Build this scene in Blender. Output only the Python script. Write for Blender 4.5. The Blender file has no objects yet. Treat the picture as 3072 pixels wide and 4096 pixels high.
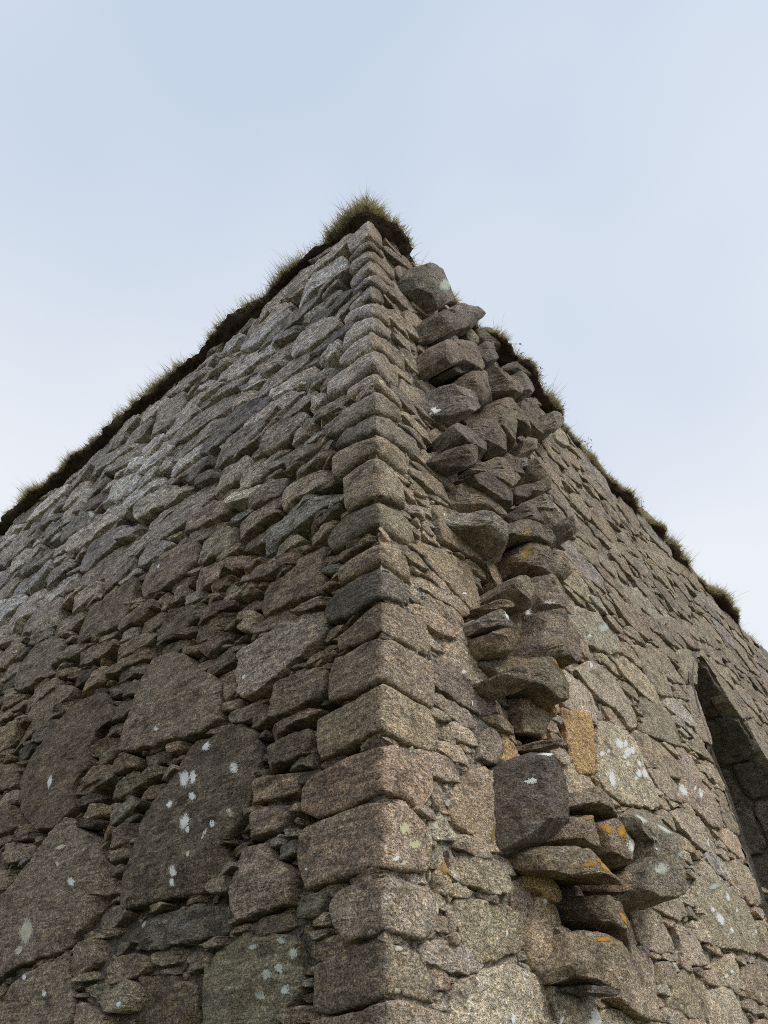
import bpy, math, random
import numpy as np
from mathutils import Vector
from mathutils.bvhtree import BVHTree

sc = bpy.context.scene
COL = sc.collection
R = math.radians

# ------------------------------------------------------------------ camera
cam = bpy.data.cameras.new('camera')
cam.sensor_fit = 'HORIZONTAL'; cam.sensor_width = 36.0; cam.lens = 32.34
cam.clip_start = 0.05; cam.clip_end = 2000
co = bpy.data.objects.new('camera', cam); COL.objects.link(co)
co.location = (-2.4298, -2.0823, 1.6)
co.rotation_euler = (2.28154, 0.01058, -0.85917)
sc.camera = co

# ------------------------------------------------------------------ sky and light
SUN = Vector((0.10, -0.72, 0.69)).normalized()
w = bpy.data.worlds.new('World'); sc.world = w; w.use_nodes = True
nt = w.node_tree; nt.nodes.clear()
wo = nt.nodes.new('ShaderNodeOutputWorld'); bg = nt.nodes.new('ShaderNodeBackground')
sky = nt.nodes.new('ShaderNodeTexSky'); sky.sky_type = 'NISHITA'; sky.sun_disc = False
sky.sun_elevation = math.asin(SUN.z); sky.sun_rotation = math.atan2(SUN.x, SUN.y)
sky.air_density = 1.0; sky.dust_density = 6.0; sky.ozone_density = 1.0
tc = nt.nodes.new('ShaderNodeTexCoord')
nz = nt.nodes.new('ShaderNodeTexNoise'); nz.inputs['Scale'].default_value = 1.1; nz.inputs['Detail'].default_value = 3
nt.links.new(tc.outputs['Generated'], nz.inputs['Vector'])
cr = nt.nodes.new('ShaderNodeValToRGB')          # the thin overcast layer, slightly uneven
cr.color_ramp.elements[0].position = 0.3; cr.color_ramp.elements[0].color = (6.35, 7.45, 8.95, 1)
cr.color_ramp.elements[1].position = 0.72; cr.color_ramp.elements[1].color = (9.5, 9.85, 10.45, 1)
sx = nt.nodes.new('ShaderNodeSeparateXYZ'); nt.links.new(tc.outputs['Generated'], sx.inputs[0])
mr = nt.nodes.new('ShaderNodeMapRange'); nt.links.new(sx.outputs['Z'], mr.inputs['Value'])   # paler towards the horizon
for k_, v_ in (('From Min', .97), ('From Max', .40), ('To Min', -.22), ('To Max', .36)): mr.inputs[k_].default_value = v_
ad = nt.nodes.new('ShaderNodeMath'); ad.operation = 'ADD'; nt.links.new(nz.outputs['Fac'], ad.inputs[0]); nt.links.new(mr.outputs[0], ad.inputs[1])
nt.links.new(ad.outputs[0], cr.inputs['Fac'])
mx = nt.nodes.new('ShaderNodeMix'); mx.data_type = 'RGBA'; mx.inputs['Factor'].default_value = 0.86
nt.links.new(sky.outputs['Color'], mx.inputs[6]); nt.links.new(cr.outputs['Color'], mx.inputs[7])
nt.links.new(mx.outputs[2], bg.inputs['Color']); bg.inputs['Strength'].default_value = 0.1
nt.links.new(bg.outputs[0], wo.inputs['Surface'])
sl = bpy.data.lights.new('sun', 'SUN'); sl.energy = 1.5; sl.angle = R(18); sl.color = (1.0, 0.96, 0.9)
so = bpy.data.objects.new('sun', sl); COL.objects.link(so)
so.rotation_euler = SUN.to_track_quat('Z', 'Y').to_euler(); so.location = (-6, -14, 18)

vs = sc.view_settings
vs.view_transform = 'Standard'; vs.look = 'None'; vs.exposure = 0.0; vs.gamma = 1.0; vs.use_curve_mapping = False
sc.cycles.use_denoising = False
sc.cycles.max_bounces = 5
sc.cycles.pixel_filter_type = 'BLACKMAN_HARRIS'; sc.cycles.filter_width = 1.0

# ------------------------------------------------------------------ numeric helpers
rng = np.random.default_rng(11)
random.seed(4)
_H = rng.random(4096)
def _hash(i, j, k):
    return _H[(i * 73856093 ^ j * 19349663 ^ k * 83492791) & 4095]
def vnoise(p):
    """smooth value noise in -1..1 for an (n,3) array"""
    f = np.floor(p); i = f.astype(np.int64); t = p - f
    t = t * t * t * (t * (t * 6 - 15) + 10)
    out = 0
    for a in (0, 1):
        for b in (0, 1):
            for c in (0, 1):
                wgt = (t[:, 0] if a else 1 - t[:, 0]) * (t[:, 1] if b else 1 - t[:, 1]) * (t[:, 2] if c else 1 - t[:, 2])
                out = out + wgt * _hash(i[:, 0] + a, i[:, 1] + b, i[:, 2] + c)
    return out * 2 - 1
def fbm(p, o=3):
    v = 0; a = 1.0
    for k in range(o):
        v = v + a * vnoise(p * (2.03 ** k) + 17.3 * k); a *= 0.5
    return v
def n2(s, z, f, seed=0.0, o=3):
    return fbm(np.stack([np.asarray(s) * f, np.asarray(z) * f, np.full(np.shape(s), seed)], 1), o)
def smooth(a, b, x):
    t = np.clip((x - a) / (b - a), 0, 1); return t * t * (3 - 2 * t)

# the two outer faces are one sheet: s < 0 runs along the west face, s > 0 along the south face, d is outwards
RC = 0.020
def lean(z): return 0.0175 * np.maximum(0, z - 4.0)
def fold(s, z, d):
    s = np.asarray(s, float); z = np.asarray(z, float); d = np.asarray(d, float) + 0 * s
    x = np.where(s > 0, s, -d); y = np.where(s > 0, -d, -s)
    m = np.abs(s) < RC
    ang = np.clip(s / RC, -1, 1) * (math.pi / 4)          # -45..45 deg between the two normals
    th = math.pi * 1.25 + ang                             # direction angle: 180 deg west .. 270 deg south
    x = np.where(m, RC + (RC + d) * np.cos(th), x); y = np.where(m, RC + (RC + d) * np.sin(th), y)
    a = lean(z)
    return np.stack([x - a, y + a, z], 1)

def area(p):
    return 0.5 * np.sum(p[:, 0] * np.roll(p[:, 1], -1) - p[:, 1] * np.roll(p[:, 0], -1))
def centroid(p):
    c = p[:, 0] * np.roll(p[:, 1], -1) - p[:, 1] * np.roll(p[:, 0], -1)
    A = c.sum() / 2
    return np.array([((p[:, 0] + np.roll(p[:, 0], -1)) * c).sum(), ((p[:, 1] + np.roll(p[:, 1], -1)) * c).sum()]) / (6 * A)
def chaikin(p, k=0.22):
    q = np.roll(p, -1, 0); return np.stack([p * (1 - k) + q * k, p * k + q * (1 - k)], 1).reshape(-1, 2)
def resample(p, step, nmin=10):
    q = np.vstack([p, p[:1]]); L = np.r_[0, np.cumsum(np.hypot(*np.diff(q, axis=0).T))]
    n = max(nmin, int(L[-1] / step)); t = np.linspace(0, L[-1], n, endpoint=False)
    return np.stack([np.interp(t, L, q[:, 0]), np.interp(t, L, q[:, 1])], 1)
def inside(poly, pts):
    x, y = pts[:, 0], pts[:, 1]; r = np.zeros(len(pts), bool)
    q = np.roll(poly, -1, 0)
    for (x0, y0), (x1, y1) in zip(poly, q):
        if y0 != y1:
            r ^= ((y0 > y) != (y1 > y)) & (x < (x1 - x0) * (y - y0) / (y1 - y0) + x0)
    return r

def ring_stone(poly, face, back, bevel, rough, seed, res=0.028, chips=2, chip=0.02, tilt=0.0, rnd=1, lam=0.0, shrink=0.005, rings=None, plane=None):
    """one dressed or broken stone: returns sheet coords (s, z, d) and triangles"""
    r = np.random.default_rng(int(seed * 977) % 99991 + 5)
    p = poly
    for _ in range(rnd): p = chaikin(p, 0.14)
    p = resample(p, res)
    n = len(p); c = centroid(p)
    nx = np.roll(p, -1, 0) - np.roll(p, 1, 0); ln = np.hypot(nx[:, 0], nx[:, 1]) + 1e-9
    nor = np.stack([nx[:, 1] / ln, -nx[:, 0] / ln], 1)
    size = math.sqrt(abs(area(p)))
    jit = n2(p[:, 0], p[:, 1], 9, seed, 2) * min(0.013, size * 0.04) + n2(p[:, 0], p[:, 1], 32, seed + 3, 2) * min(0.006, size * .02)
    p = p + nor * (jit - shrink)[:, None]
    rad = np.hypot(*(p - c).T); inr = rad.min()
    b = min(bevel, inr * 0.45)
    if rings is None: rings = max(1, min(7, int(rad.mean() / (res * 1.5))))
    e = [0, 0, b * 0.3, b]; ds = [None, -b, -b * 0.28, 0.0]
    P = []; D = []; B = []
    for k in range(4):
        f = np.maximum(1 - e[k] * 1.0 / rad, 0.3)
        P.append(c + (p - c) * f[:, None]); D.append(np.full(n, ds[k] if ds[k] is not None else 0.0)); B.append(np.full(n, k == 0))
    f3 = np.maximum(1 - b / rad, 0.3)
    for j in range(rings):
        f = f3 * (1 - (j + 1) / (rings + 1))
        P.append(c + (p - c) * f[:, None]); D.append(np.zeros(n)); B.append(np.zeros(n, bool))
    P.append(c[None]); D.append(np.zeros(1)); B.append(np.zeros(1, bool))
    P = np.vstack(P); D = np.concatenate(D); B = np.concatenate(B)
    s, z = P[:, 0], P[:, 1]
    g = r.normal(0, tilt, 2)
    q = (P - c) / max(size, .05)
    d = face + D + g[0] * q[:, 0] + g[1] * q[:, 1]
    if plane is not None: d = d + plane[0] * q[:, 0] + plane[1] * q[:, 1]
    for _ in range(chips):
        a = r.uniform(0, 2 * math.pi); off = r.uniform(.28, .62); sl = r.uniform(.6, 2.0) * chip
        d = d - np.maximum(0, q[:, 0] * math.cos(a) + q[:, 1] * math.sin(a) - off) * sl / .3
    d = d + rough * (n2(s, z, 4.5, seed, 2) + .55 * n2(s, z, 17, seed + 7, 3))
    if lam: d = d + lam * n2(s * .35, z, 34, seed + 2, 2)
    d = np.where(B, back, d)
    T = []
    nr = 4 + rings; i = np.arange(n); i1 = (i + 1) % n
    for k in range(nr - 1):
        a0 = k * n; a1 = (k + 1) * n
        T.append(np.stack([a0 + i, a0 + i1, a1 + i1], 1)); T.append(np.stack([a0 + i, a1 + i1, a1 + i], 1))
    T.append(np.stack([(nr - 1) * n + i, (nr - 1) * n + i1, np.full(n, nr * n)], 1))
    return np.stack([s, z, d], 1), np.vstack(T)

def quoin_stone(poly, face, back, bevel, rough, seed, res=0.03, gap=.004):
    s0, s1 = poly[:, 0].min(), poly[:, 0].max()
    cols = np.unique(np.r_[np.linspace(s0 + .002, s1 - .002, int((s1 - s0) / res) + 2), s0 + .006, s0 + .015, s1 - .006, s1 - .015, [-RC, -RC / 2, 0, RC / 2, RC]])
    cols = cols[(cols > s0) & (cols < s1)]
    keep = [cols[0]]
    for x in cols[1:]:
        if x - keep[-1] > .004: keep.append(x)
    cols = np.array(keep)
    q = np.vstack([poly, poly[:1]]); top = []; bot = []
    for x in cols:
        zz = []
        for (a, b), (c, d_) in zip(q[:-1], q[1:]):
            if (a > x) != (c > x): zz.append(b + (d_ - b) * (x - a) / (c - a))
        top.append(max(zz)); bot.append(min(zz))
    top = np.array(top); bot = np.array(bot)
    top = top - gap + n2(cols, top, 8, seed, 3) * .008; bot = bot + gap + n2(cols, bot, 8, seed + 1, 3) * .008
    H = np.maximum(top - bot, .01); top = bot + H
    nr = max(4, int(H.mean() / res)); v = np.r_[0, .025, .07, np.linspace(.14, .86, nr), .93, .975, 1]
    S = np.repeat(cols[:, None], len(v), 1); Z = bot[:, None] + H[:, None] * v[None]
    ew = np.minimum(S - s0, s1 - S) + .001; eh = np.minimum(Z - bot[:, None], top[:, None] - Z)
    e = np.minimum(ew, eh); t = np.clip(e / bevel, 0, 1)
    d = face - bevel * (1 - np.sqrt(1 - (1 - t) ** 2))
    sf, zf = S.ravel(), Z.ravel()
    d = d.ravel() + rough * (n2(sf, zf, 5, seed, 2) + .6 * n2(sf, zf, 20, seed + 5, 3))
    # worn arris
    d = d - .014 * np.exp(-(sf / .045) ** 2) * (.7 + 1.2 * n2(sf, zf, 13, seed + 9, 3))
    nc, nv = S.shape
    idx = np.arange(nc * nv).reshape(nc, nv)
    T = []
    a, b, c_, d_ = idx[:-1, :-1].ravel(), idx[1:, :-1].ravel(), idx[1:, 1:].ravel(), idx[:-1, 1:].ravel()
    T += [np.stack([a, b, c_], 1), np.stack([a, c_, d_], 1)]
    bd = np.r_[idx[:, 0], idx[-1, 1:], idx[-2::-1, -1], idx[0, -2:0:-1]]
    m = len(bd); base = nc * nv
    P = np.stack([sf, zf, d], 1); Pb = P[bd].copy(); Pb[:, 2] = back
    i = np.arange(m); i1 = (i + 1) % m
    T += [np.stack([base + i, base + i1, bd[i1]], 1), np.stack([base + i, bd[i1], bd[i]], 1)]
    return np.vstack([P, Pb]), np.vstack(T)

def normals(V, T):
    f = np.cross(V[T[:, 1]] - V[T[:, 0]], V[T[:, 2]] - V[T[:, 0]]); N = np.zeros_like(V)
    for k in range(3): np.add.at(N, T[:, k], f)
    return N / (np.linalg.norm(N, axis=1)[:, None] + 1e-12)
def rock(poly, prot, seed, res):
    """a broken block standing out of the wall: root in the wall, buckled flanks, chipped end face"""
    r = np.random.default_rng(int(seed * 977) % 99991 + 5)
    p = resample(chaikin(poly, .06), res); n = len(p); c = centroid(p)
    size = math.sqrt(abs(area(p))); rad = np.hypot(*(p - c).T); b = min(.010, rad.min() * .2)
    back = -.16; nl = max(3, int((prot - back) / (res * 1.3)))
    P = []; Dp = []
    off = r.normal(0, .035, 2); sh_ = r.uniform(.84, .97)
    for k in range(nl + 1):
        t = k / nl; sc_ = .92 + .06 * math.sin(t * math.pi) - (.98 - sh_) * max(0, t - .35)
        P.append(c + (p - c) * sc_ + off * (1 - t)); Dp.append(np.full(n, back + (prot - b - back) * t))
    fs = sc_
    P.append(c + (p - c) * np.maximum(fs - b * .35 / rad, .3)[:, None]); Dp.append(np.full(n, prot - b * .3))
    ri = max(2, min(8, int(rad.mean() / (res * 1.4))))
    for j in range(ri):
        P.append(c + (p - c) * (np.maximum(fs - b / rad, .3) * (1 - j / ri))[:, None]); Dp.append(np.full(n, prot))
    P.append(c[None]); Dp.append(np.array([prot]))
    P = np.vstack(P); d = np.concatenate(Dp); q = (P - c) / size
    cutd = np.zeros(len(d)); w_ = np.clip((d - back) / (prot - back), 0, 1)
    for _ in range(5):
        a = r.uniform(0, 2 * math.pi); o_ = r.uniform(.12, .5); cutd = np.maximum(cutd, np.maximum(0, q[:, 0] * math.cos(a) + q[:, 1] * math.sin(a) - o_) * r.uniform(.4, 1.5))
    d = d - np.minimum(cutd * size * .8, prot * .6 + .05) * w_ ** 2
    d = d + (q[:, 0] * r.normal(.02, .03) + q[:, 1] * r.normal(.02, .04)) * w_
    V = fold(P[:, 0], P[:, 1], d)
    T = []; i = np.arange(n); i1 = (i + 1) % n; nr = len(P) // n
    for k in range(nr - 1):
        a0 = k * n; a1 = a0 + n
        T += [np.stack([a0 + i, a0 + i1, a1 + i1], 1), np.stack([a0 + i, a1 + i1, a1 + i], 1)]
    T.append(np.stack([(nr - 1) * n + i, (nr - 1) * n + i1, np.full(n, nr * n)], 1)); T = np.vstack(T)
    V = V + normals(V, T) * (np.minimum(.009, size * .03) * fbm(V * 5.2 + seed, 2) + .006 * fbm(V * 19 + seed, 3))[:, None]
    # break into facets
    F = V * 9.0 + seed; V = V + normals(V, T) * (.005 * np.abs(vnoise(F)) ** .5 * np.sign(vnoise(F * .6 + 9)))[:, None]
    return V, T

# ------------------------------------------------------------------ mesh objects
def mesh_from(name, V, T, mat, tint=None, mixc=None, sharp=None, bed=.2):
    me = bpy.data.meshes.new(name)
    V = np.ascontiguousarray(V, np.float32); T = np.ascontiguousarray(T, np.int32)
    me.vertices.add(len(V)); me.vertices.foreach_set('co', V.ravel())
    me.loops.add(T.size); me.loops.foreach_set('vertex_index', T.ravel())
    me.polygons.add(len(T)); me.polygons.foreach_set('loop_start', np.arange(0, T.size, 3, dtype=np.int32))
    me.polygons.foreach_set('use_smooth', np.ones(len(T), bool))
    me.update(calc_edges=True)
    for nm, arr in (('tint', tint), ('growth', mixc)):
        if arr is None: continue
        arr = np.asarray(arr, np.float32)
        if arr.ndim == 1: arr = np.tile(arr, (len(V), 1))
        at = me.attributes.new(nm, 'FLOAT_COLOR', 'POINT')
        at.data.foreach_set('color', np.c_[arr, np.broadcast_to(bed, len(V))].astype(np.float32).ravel())   # alpha: how strongly the bedding shows
    if sharp: me.set_sharp_from_angle(angle=R(sharp))
    me.materials.append(mat)
    return me
def obj(name, me, parent=None, loc=(0, 0, 0), **props):
    o = bpy.data.objects.new(name, me); COL.objects.link(o); o.location = loc
    if parent is not None: o.parent = parent
    for k, v in props.items(): o[k] = v
    return o
def centred(name, V, T, mat, parent, **kw):
    c = V.mean(0); return obj(name, mesh_from(name, V - c, T, mat, **kw), parent, tuple(c))

# ------------------------------------------------------------------ materials
def new_mat(name):
    m = bpy.data.materials.new(name); m.use_nodes = True
    t = m.node_tree; b = t.nodes['Principled BSDF']
    return m, t, b
class G:
    """tiny node-graph helper"""
    def __init__(s, t): s.t = t
    def n(s, k, **kw):
        x = s.t.nodes.new(k)
        for a, v in kw.items(): setattr(x, a, v)
        return x
    def l(s, a, b): s.t.links.new(a, b)
    def noise(s, vec, scale, detail=4, rough=.6, dist=0.0):
        x = s.n('ShaderNodeTexNoise'); x.inputs['Scale'].default_value = scale; x.inputs['Detail'].default_value = detail
        x.inputs['Roughness'].default_value = rough; x.inputs['Distortion'].default_value = dist
        s.l(vec, x.inputs['Vector']); return x.outputs['Fac']
    def mapr(s, v, a, b, c, d):
        x = s.n('ShaderNodeMapRange'); x.clamp = True; s.l(v, x.inputs['Value'])
        for k, q in zip(('From Min', 'From Max', 'To Min', 'To Max'), (a, b, c, d)): x.inputs[k].default_value = q
        return x.outputs['Result']
    def math(s, op, a, b=None):
        x = s.n('ShaderNodeMath', operation=op)
        for k, v in enumerate((a, b)):
            if v is None: continue
            if isinstance(v, (int, float)): x.inputs[k].default_value = v
            else: s.l(v, x.inputs[k])
        return x.outputs[0]
    def mix(s, f, a, b, mode='MIX'):
        x = s.n('ShaderNodeMix', data_type='RGBA', blend_type=mode)
        for k, v in ((0, f), (6, a), (7, b)):
            if isinstance(v, (int, float)): x.inputs[k].default_value = v
            elif isinstance(v, tuple): x.inputs[k].default_value = (*v, 1)
            else: s.l(v, x.inputs[k])
        return x.outputs[2]
    def scaled(s, vec, sc_):
        x = s.n('ShaderNodeVectorMath', operation='MULTIPLY'); s.l(vec, x.inputs[0]); x.inputs[1].default_value = sc_; return x.outputs[0]
    def attr(s, nm):
        return s.n('ShaderNodeAttribute', attribute_name=nm)

def stone_material(name):
    m, t, b = new_mat(name); g = G(t)
    pos = g.n('ShaderNodeNewGeometry').outputs['Position']
    flat = g.scaled(pos, (.8, .8, 1.2))
    ta_ = g.attr('tint'); tint = ta_.outputs['Color']; bedw = ta_.outputs['Alpha']
    gr = g.attr('growth'); sp = g.n('ShaderNodeSeparateColor'); g.l(gr.outputs['Color'], sp.inputs[0])
    orange, pale, moss = sp.outputs[0], sp.outputs[1], sp.outputs[2]
    blotch = g.noise(pos, 7, 4, .6); med = g.noise(flat, 30, 5, .68); grain = g.noise(pos, 88, 4, .72); fine = g.noise(pos, 230, 2, .6)
    bed = g.math('ADD', g.math('MULTIPLY', g.math('SUBTRACT', g.noise(g.scaled(pos, (.20, .20, 1.8)), 26, 5, .7, .5), .5), bedw), .5)
    v = g.math('MULTIPLY', g.math('MULTIPLY', g.mapr(med, .36, .64, .60, 1.40), g.mapr(bed, .38, .62, .66, 1.34)), g.mapr(blotch, .3, .7, .78, 1.22))
    v = g.math('MULTIPLY', v, g.mapr(grain, .39, .61, .48, 1.55))
    v = g.math('MULTIPLY', v, g.mapr(fine, .40, .60, .65, 1.35))
    pv = g.n('ShaderNodeTexVoronoi'); pv.inputs['Scale'].default_value = 48; g.l(flat, pv.inputs['Vector'])
    pits = g.math('MULTIPLY', g.mapr(pv.outputs['Distance'], .30, .12, 0, 1), g.mapr(g.noise(pos, 11, 3, .6), .45, .6, 0, 1))
    v = g.math('MULTIPLY', v, g.mapr(pits, 0, 1, 1, .38))
    vc = g.n('ShaderNodeCombineColor')
    for k in range(3): g.l(v, vc.inputs[k])
    col = g.mix(1.0, tint, vc.outputs[0], 'MULTIPLY')
    # warm and cool mineral variation
    hue = g.noise(pos, 15, 3, .6)
    col = g.mix(g.mapr(hue, .45, .75, 0, .42), col, g.mix(1.0, col, (1.20, 1.0, .74), 'MULTIPLY'))
    col = g.mix(g.mapr(hue, .55, .28, 0, .40), col, g.mix(1.0, col, (.88, .95, 1.12), 'MULTIPLY'))
    # dark damp film
    film = g.noise(g.scaled(pos, (.7, .7, 1.4)), 5.2, 6, .70)
    col = g.mix(g.mapr(film, .52, .62, 0, .72), col, g.mix(1.0, col, (.37, .345, .35), 'MULTIPLY'))
    # crusts: pale, orange, yellow-green
    pl = g.noise(pos, 46, 5, .7); pl2 = g.noise(pos, 6.5, 2, .5)
    pf = g.math('MULTIPLY', g.mapr(pl, .55, .64, 0, .85), g.mapr(pl2, .42, .6, .12, 1))
    col = g.mix(g.math('MULTIPLY', pf, pale), col, (.47, .46, .41))
    orn = g.noise(pos, 26, 5, .72); orb = g.noise(pos, 4.2, 2, .5)
    of = g.math('MULTIPLY', g.mapr(orn, .46, .62, .05, .9), g.mapr(orb, .46, .60, .04, 1))
    col = g.mix(g.math('MULTIPLY', of, orange), col, (.40, .20, .045))
    ms = g.noise(pos, 30, 5, .75)
    col = g.mix(g.math('MULTIPLY', g.mapr(ms, .5, .62, 0, .8), moss), col, (.36, .36, .20))
    g.l(col, b.inputs['Base Color'])
    b.inputs['Roughness'].default_value = .82
    b.inputs['Specular IOR Level'].default_value = .28
    pit = g.n('ShaderNodeTexVoronoi'); pit.inputs['Scale'].default_value = 62; g.l(pos, pit.inputs['Vector'])
    h = g.math('ADD', g.math('MULTIPLY', g.noise(flat, 46, 6, .7), 1.5), g.math('MULTIPLY', g.mapr(pit.outputs['Distance'], 0, .45, 0, 1), .28))
    h = g.math('ADD', g.math('ADD', h, g.math('MULTIPLY', grain, .6)), g.math('SUBTRACT', g.math('MULTIPLY', bed, 1.3), g.math('MULTIPLY', pits, .35)))
    bp = g.n('ShaderNodeBump'); bp.inputs['Strength'].default_value = 1.0; bp.inputs['Distance'].default_value = .034
    g.l(h, bp.inputs['Height']); g.l(bp.outputs[0], b.inputs['Normal'])
    return m
def simple_mat(name, c0, c1, scale, bump=.01, rough=.9, attr=None, c2=None):
    m, t, b = new_mat(name); g = G(t)
    pos = g.n('ShaderNodeNewGeometry').outputs['Position']
    f = g.noise(pos, scale, 6, .7)
    col = g.mix(g.mapr(f, .3, .7, 0, 1), c0, c1)
    if c2: col = g.mix(g.mapr(g.noise(pos, scale * .22, 4, .65), .48, .62, 0, .8), col, c2)
    if attr: col = g.mix(1.0, col, g.attr(attr).outputs['Color'], 'MULTIPLY')
    g.l(col, b.inputs['Base Color']); b.inputs['Roughness'].default_value = rough
    b.inputs['Specular IOR Level'].default_value = .2
    if bump:
        bp = g.n('ShaderNodeBump'); bp.inputs['Strength'].default_value = .8; bp.inputs['Distance'].default_value = bump
        g.l(g.noise(pos, scale * 2.2, 6, .7), bp.inputs['Height']); g.l(bp.outputs[0], b.inputs['Normal'])
    return m
M_STONE = stone_material('weathered_basalt')
M_MORTAR = simple_mat('lime_mortar', (.15, .13, .105), (.50, .46, .385), 34, .05, .95, None, (.16, .14, .115))
M_SOIL = simple_mat('peaty_soil', (.030, .021, .015), (.115, .080, .052), 60, .03, .95)
M_GRASS = simple_mat('dry_grass', (.75, .75, .75), (1.1, 1.1, 1.1), 30, 0, .8, 'tint')
def translucent(m, f):
    t = m.node_tree; g = G(t); b = t.nodes['Principled BSDF']; out = t.nodes['Material Output']
    tl = g.n('ShaderNodeBsdfTranslucent'); mxs = g.n('ShaderNodeMixShader'); mxs.inputs[0].default_value = f
    g.l(b.inputs['Base Color'].links[0].from_socket, tl.inputs['Color'])
    g.l(b.outputs[0], mxs.inputs[1]); g.l(tl.outputs[0], mxs.inputs[2]); g.l(mxs.outputs[0], out.inputs['Surface'])
translucent(M_GRASS, .45)
M_LICHEN = simple_mat('pale_lichen_crust', (.66, .67, .63), (.92, .93, .90), 110, .004, .95, 'tint')
def lichen_edges(m):
    t = m.node_tree; g = G(t); b = t.nodes['Principled BSDF']; out = t.nodes['Material Output']
    pos = g.n('ShaderNodeNewGeometry').outputs['Position']
    sp = g.n('ShaderNodeSeparateColor'); g.l(g.attr('growth').outputs['Color'], sp.inputs[0])
    f = g.math('ADD', g.math('MULTIPLY', g.noise(pos, 105, 6, .78), 1.7), g.math('MULTIPLY', sp.outputs[0], -.62))
    a = g.mapr(f, .36, .44, 0, 1)
    tr = g.n('ShaderNodeBsdfTransparent'); mxs = g.n('ShaderNodeMixShader')
    g.l(a, mxs.inputs[0]); g.l(tr.outputs[0], mxs.inputs[1]); g.l(b.outputs[0], mxs.inputs[2]); g.l(mxs.outputs[0], out.inputs['Surface'])
lichen_edges(M_LICHEN)
M_TURF = simple_mat('rough_pasture', (.035, .045, .015), (.10, .10, .04), 6, .05, .95)
M_WIRE = simple_mat('rusted_galvanised_wire', (.10, .09, .08), (.22, .20, .18), 90, 0, .7)
M_TWIG = simple_mat('dead_stem', (.05, .035, .025), (.12, .085, .06), 70, 0, .9)

# ------------------------------------------------------------------ ground
gx = np.linspace(-60, 60, 61); GX, GY = np.meshgrid(gx, gx, indexing='ij')
far = np.sign(GX) * np.abs(GX) ** 1.35
GXX = np.sign(GX) * np.abs(GX) ** 1.5; GYY = np.sign(GY) * np.abs(GY) ** 1.5
gz = n2(GXX.ravel(), GYY.ravel(), .12, 3.0, 3) * .12 * smooth(3, 12, np.hypot(GXX, GYY).ravel())
V = np.stack([GXX.ravel(), GYY.ravel(), gz], 1); n = 61; idx = np.arange(n * n).reshape(n, n)
T = np.vstack([np.stack([idx[:-1, :-1].ravel(), idx[1:, :-1].ravel(), idx[1:, 1:].ravel()], 1), np.stack([idx[:-1, :-1].ravel(), idx[1:, 1:].ravel(), idx[:-1, 1:].ravel()], 1)])
obj('ground', mesh_from('ground', V, T, M_TURF), kind='structure')

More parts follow.
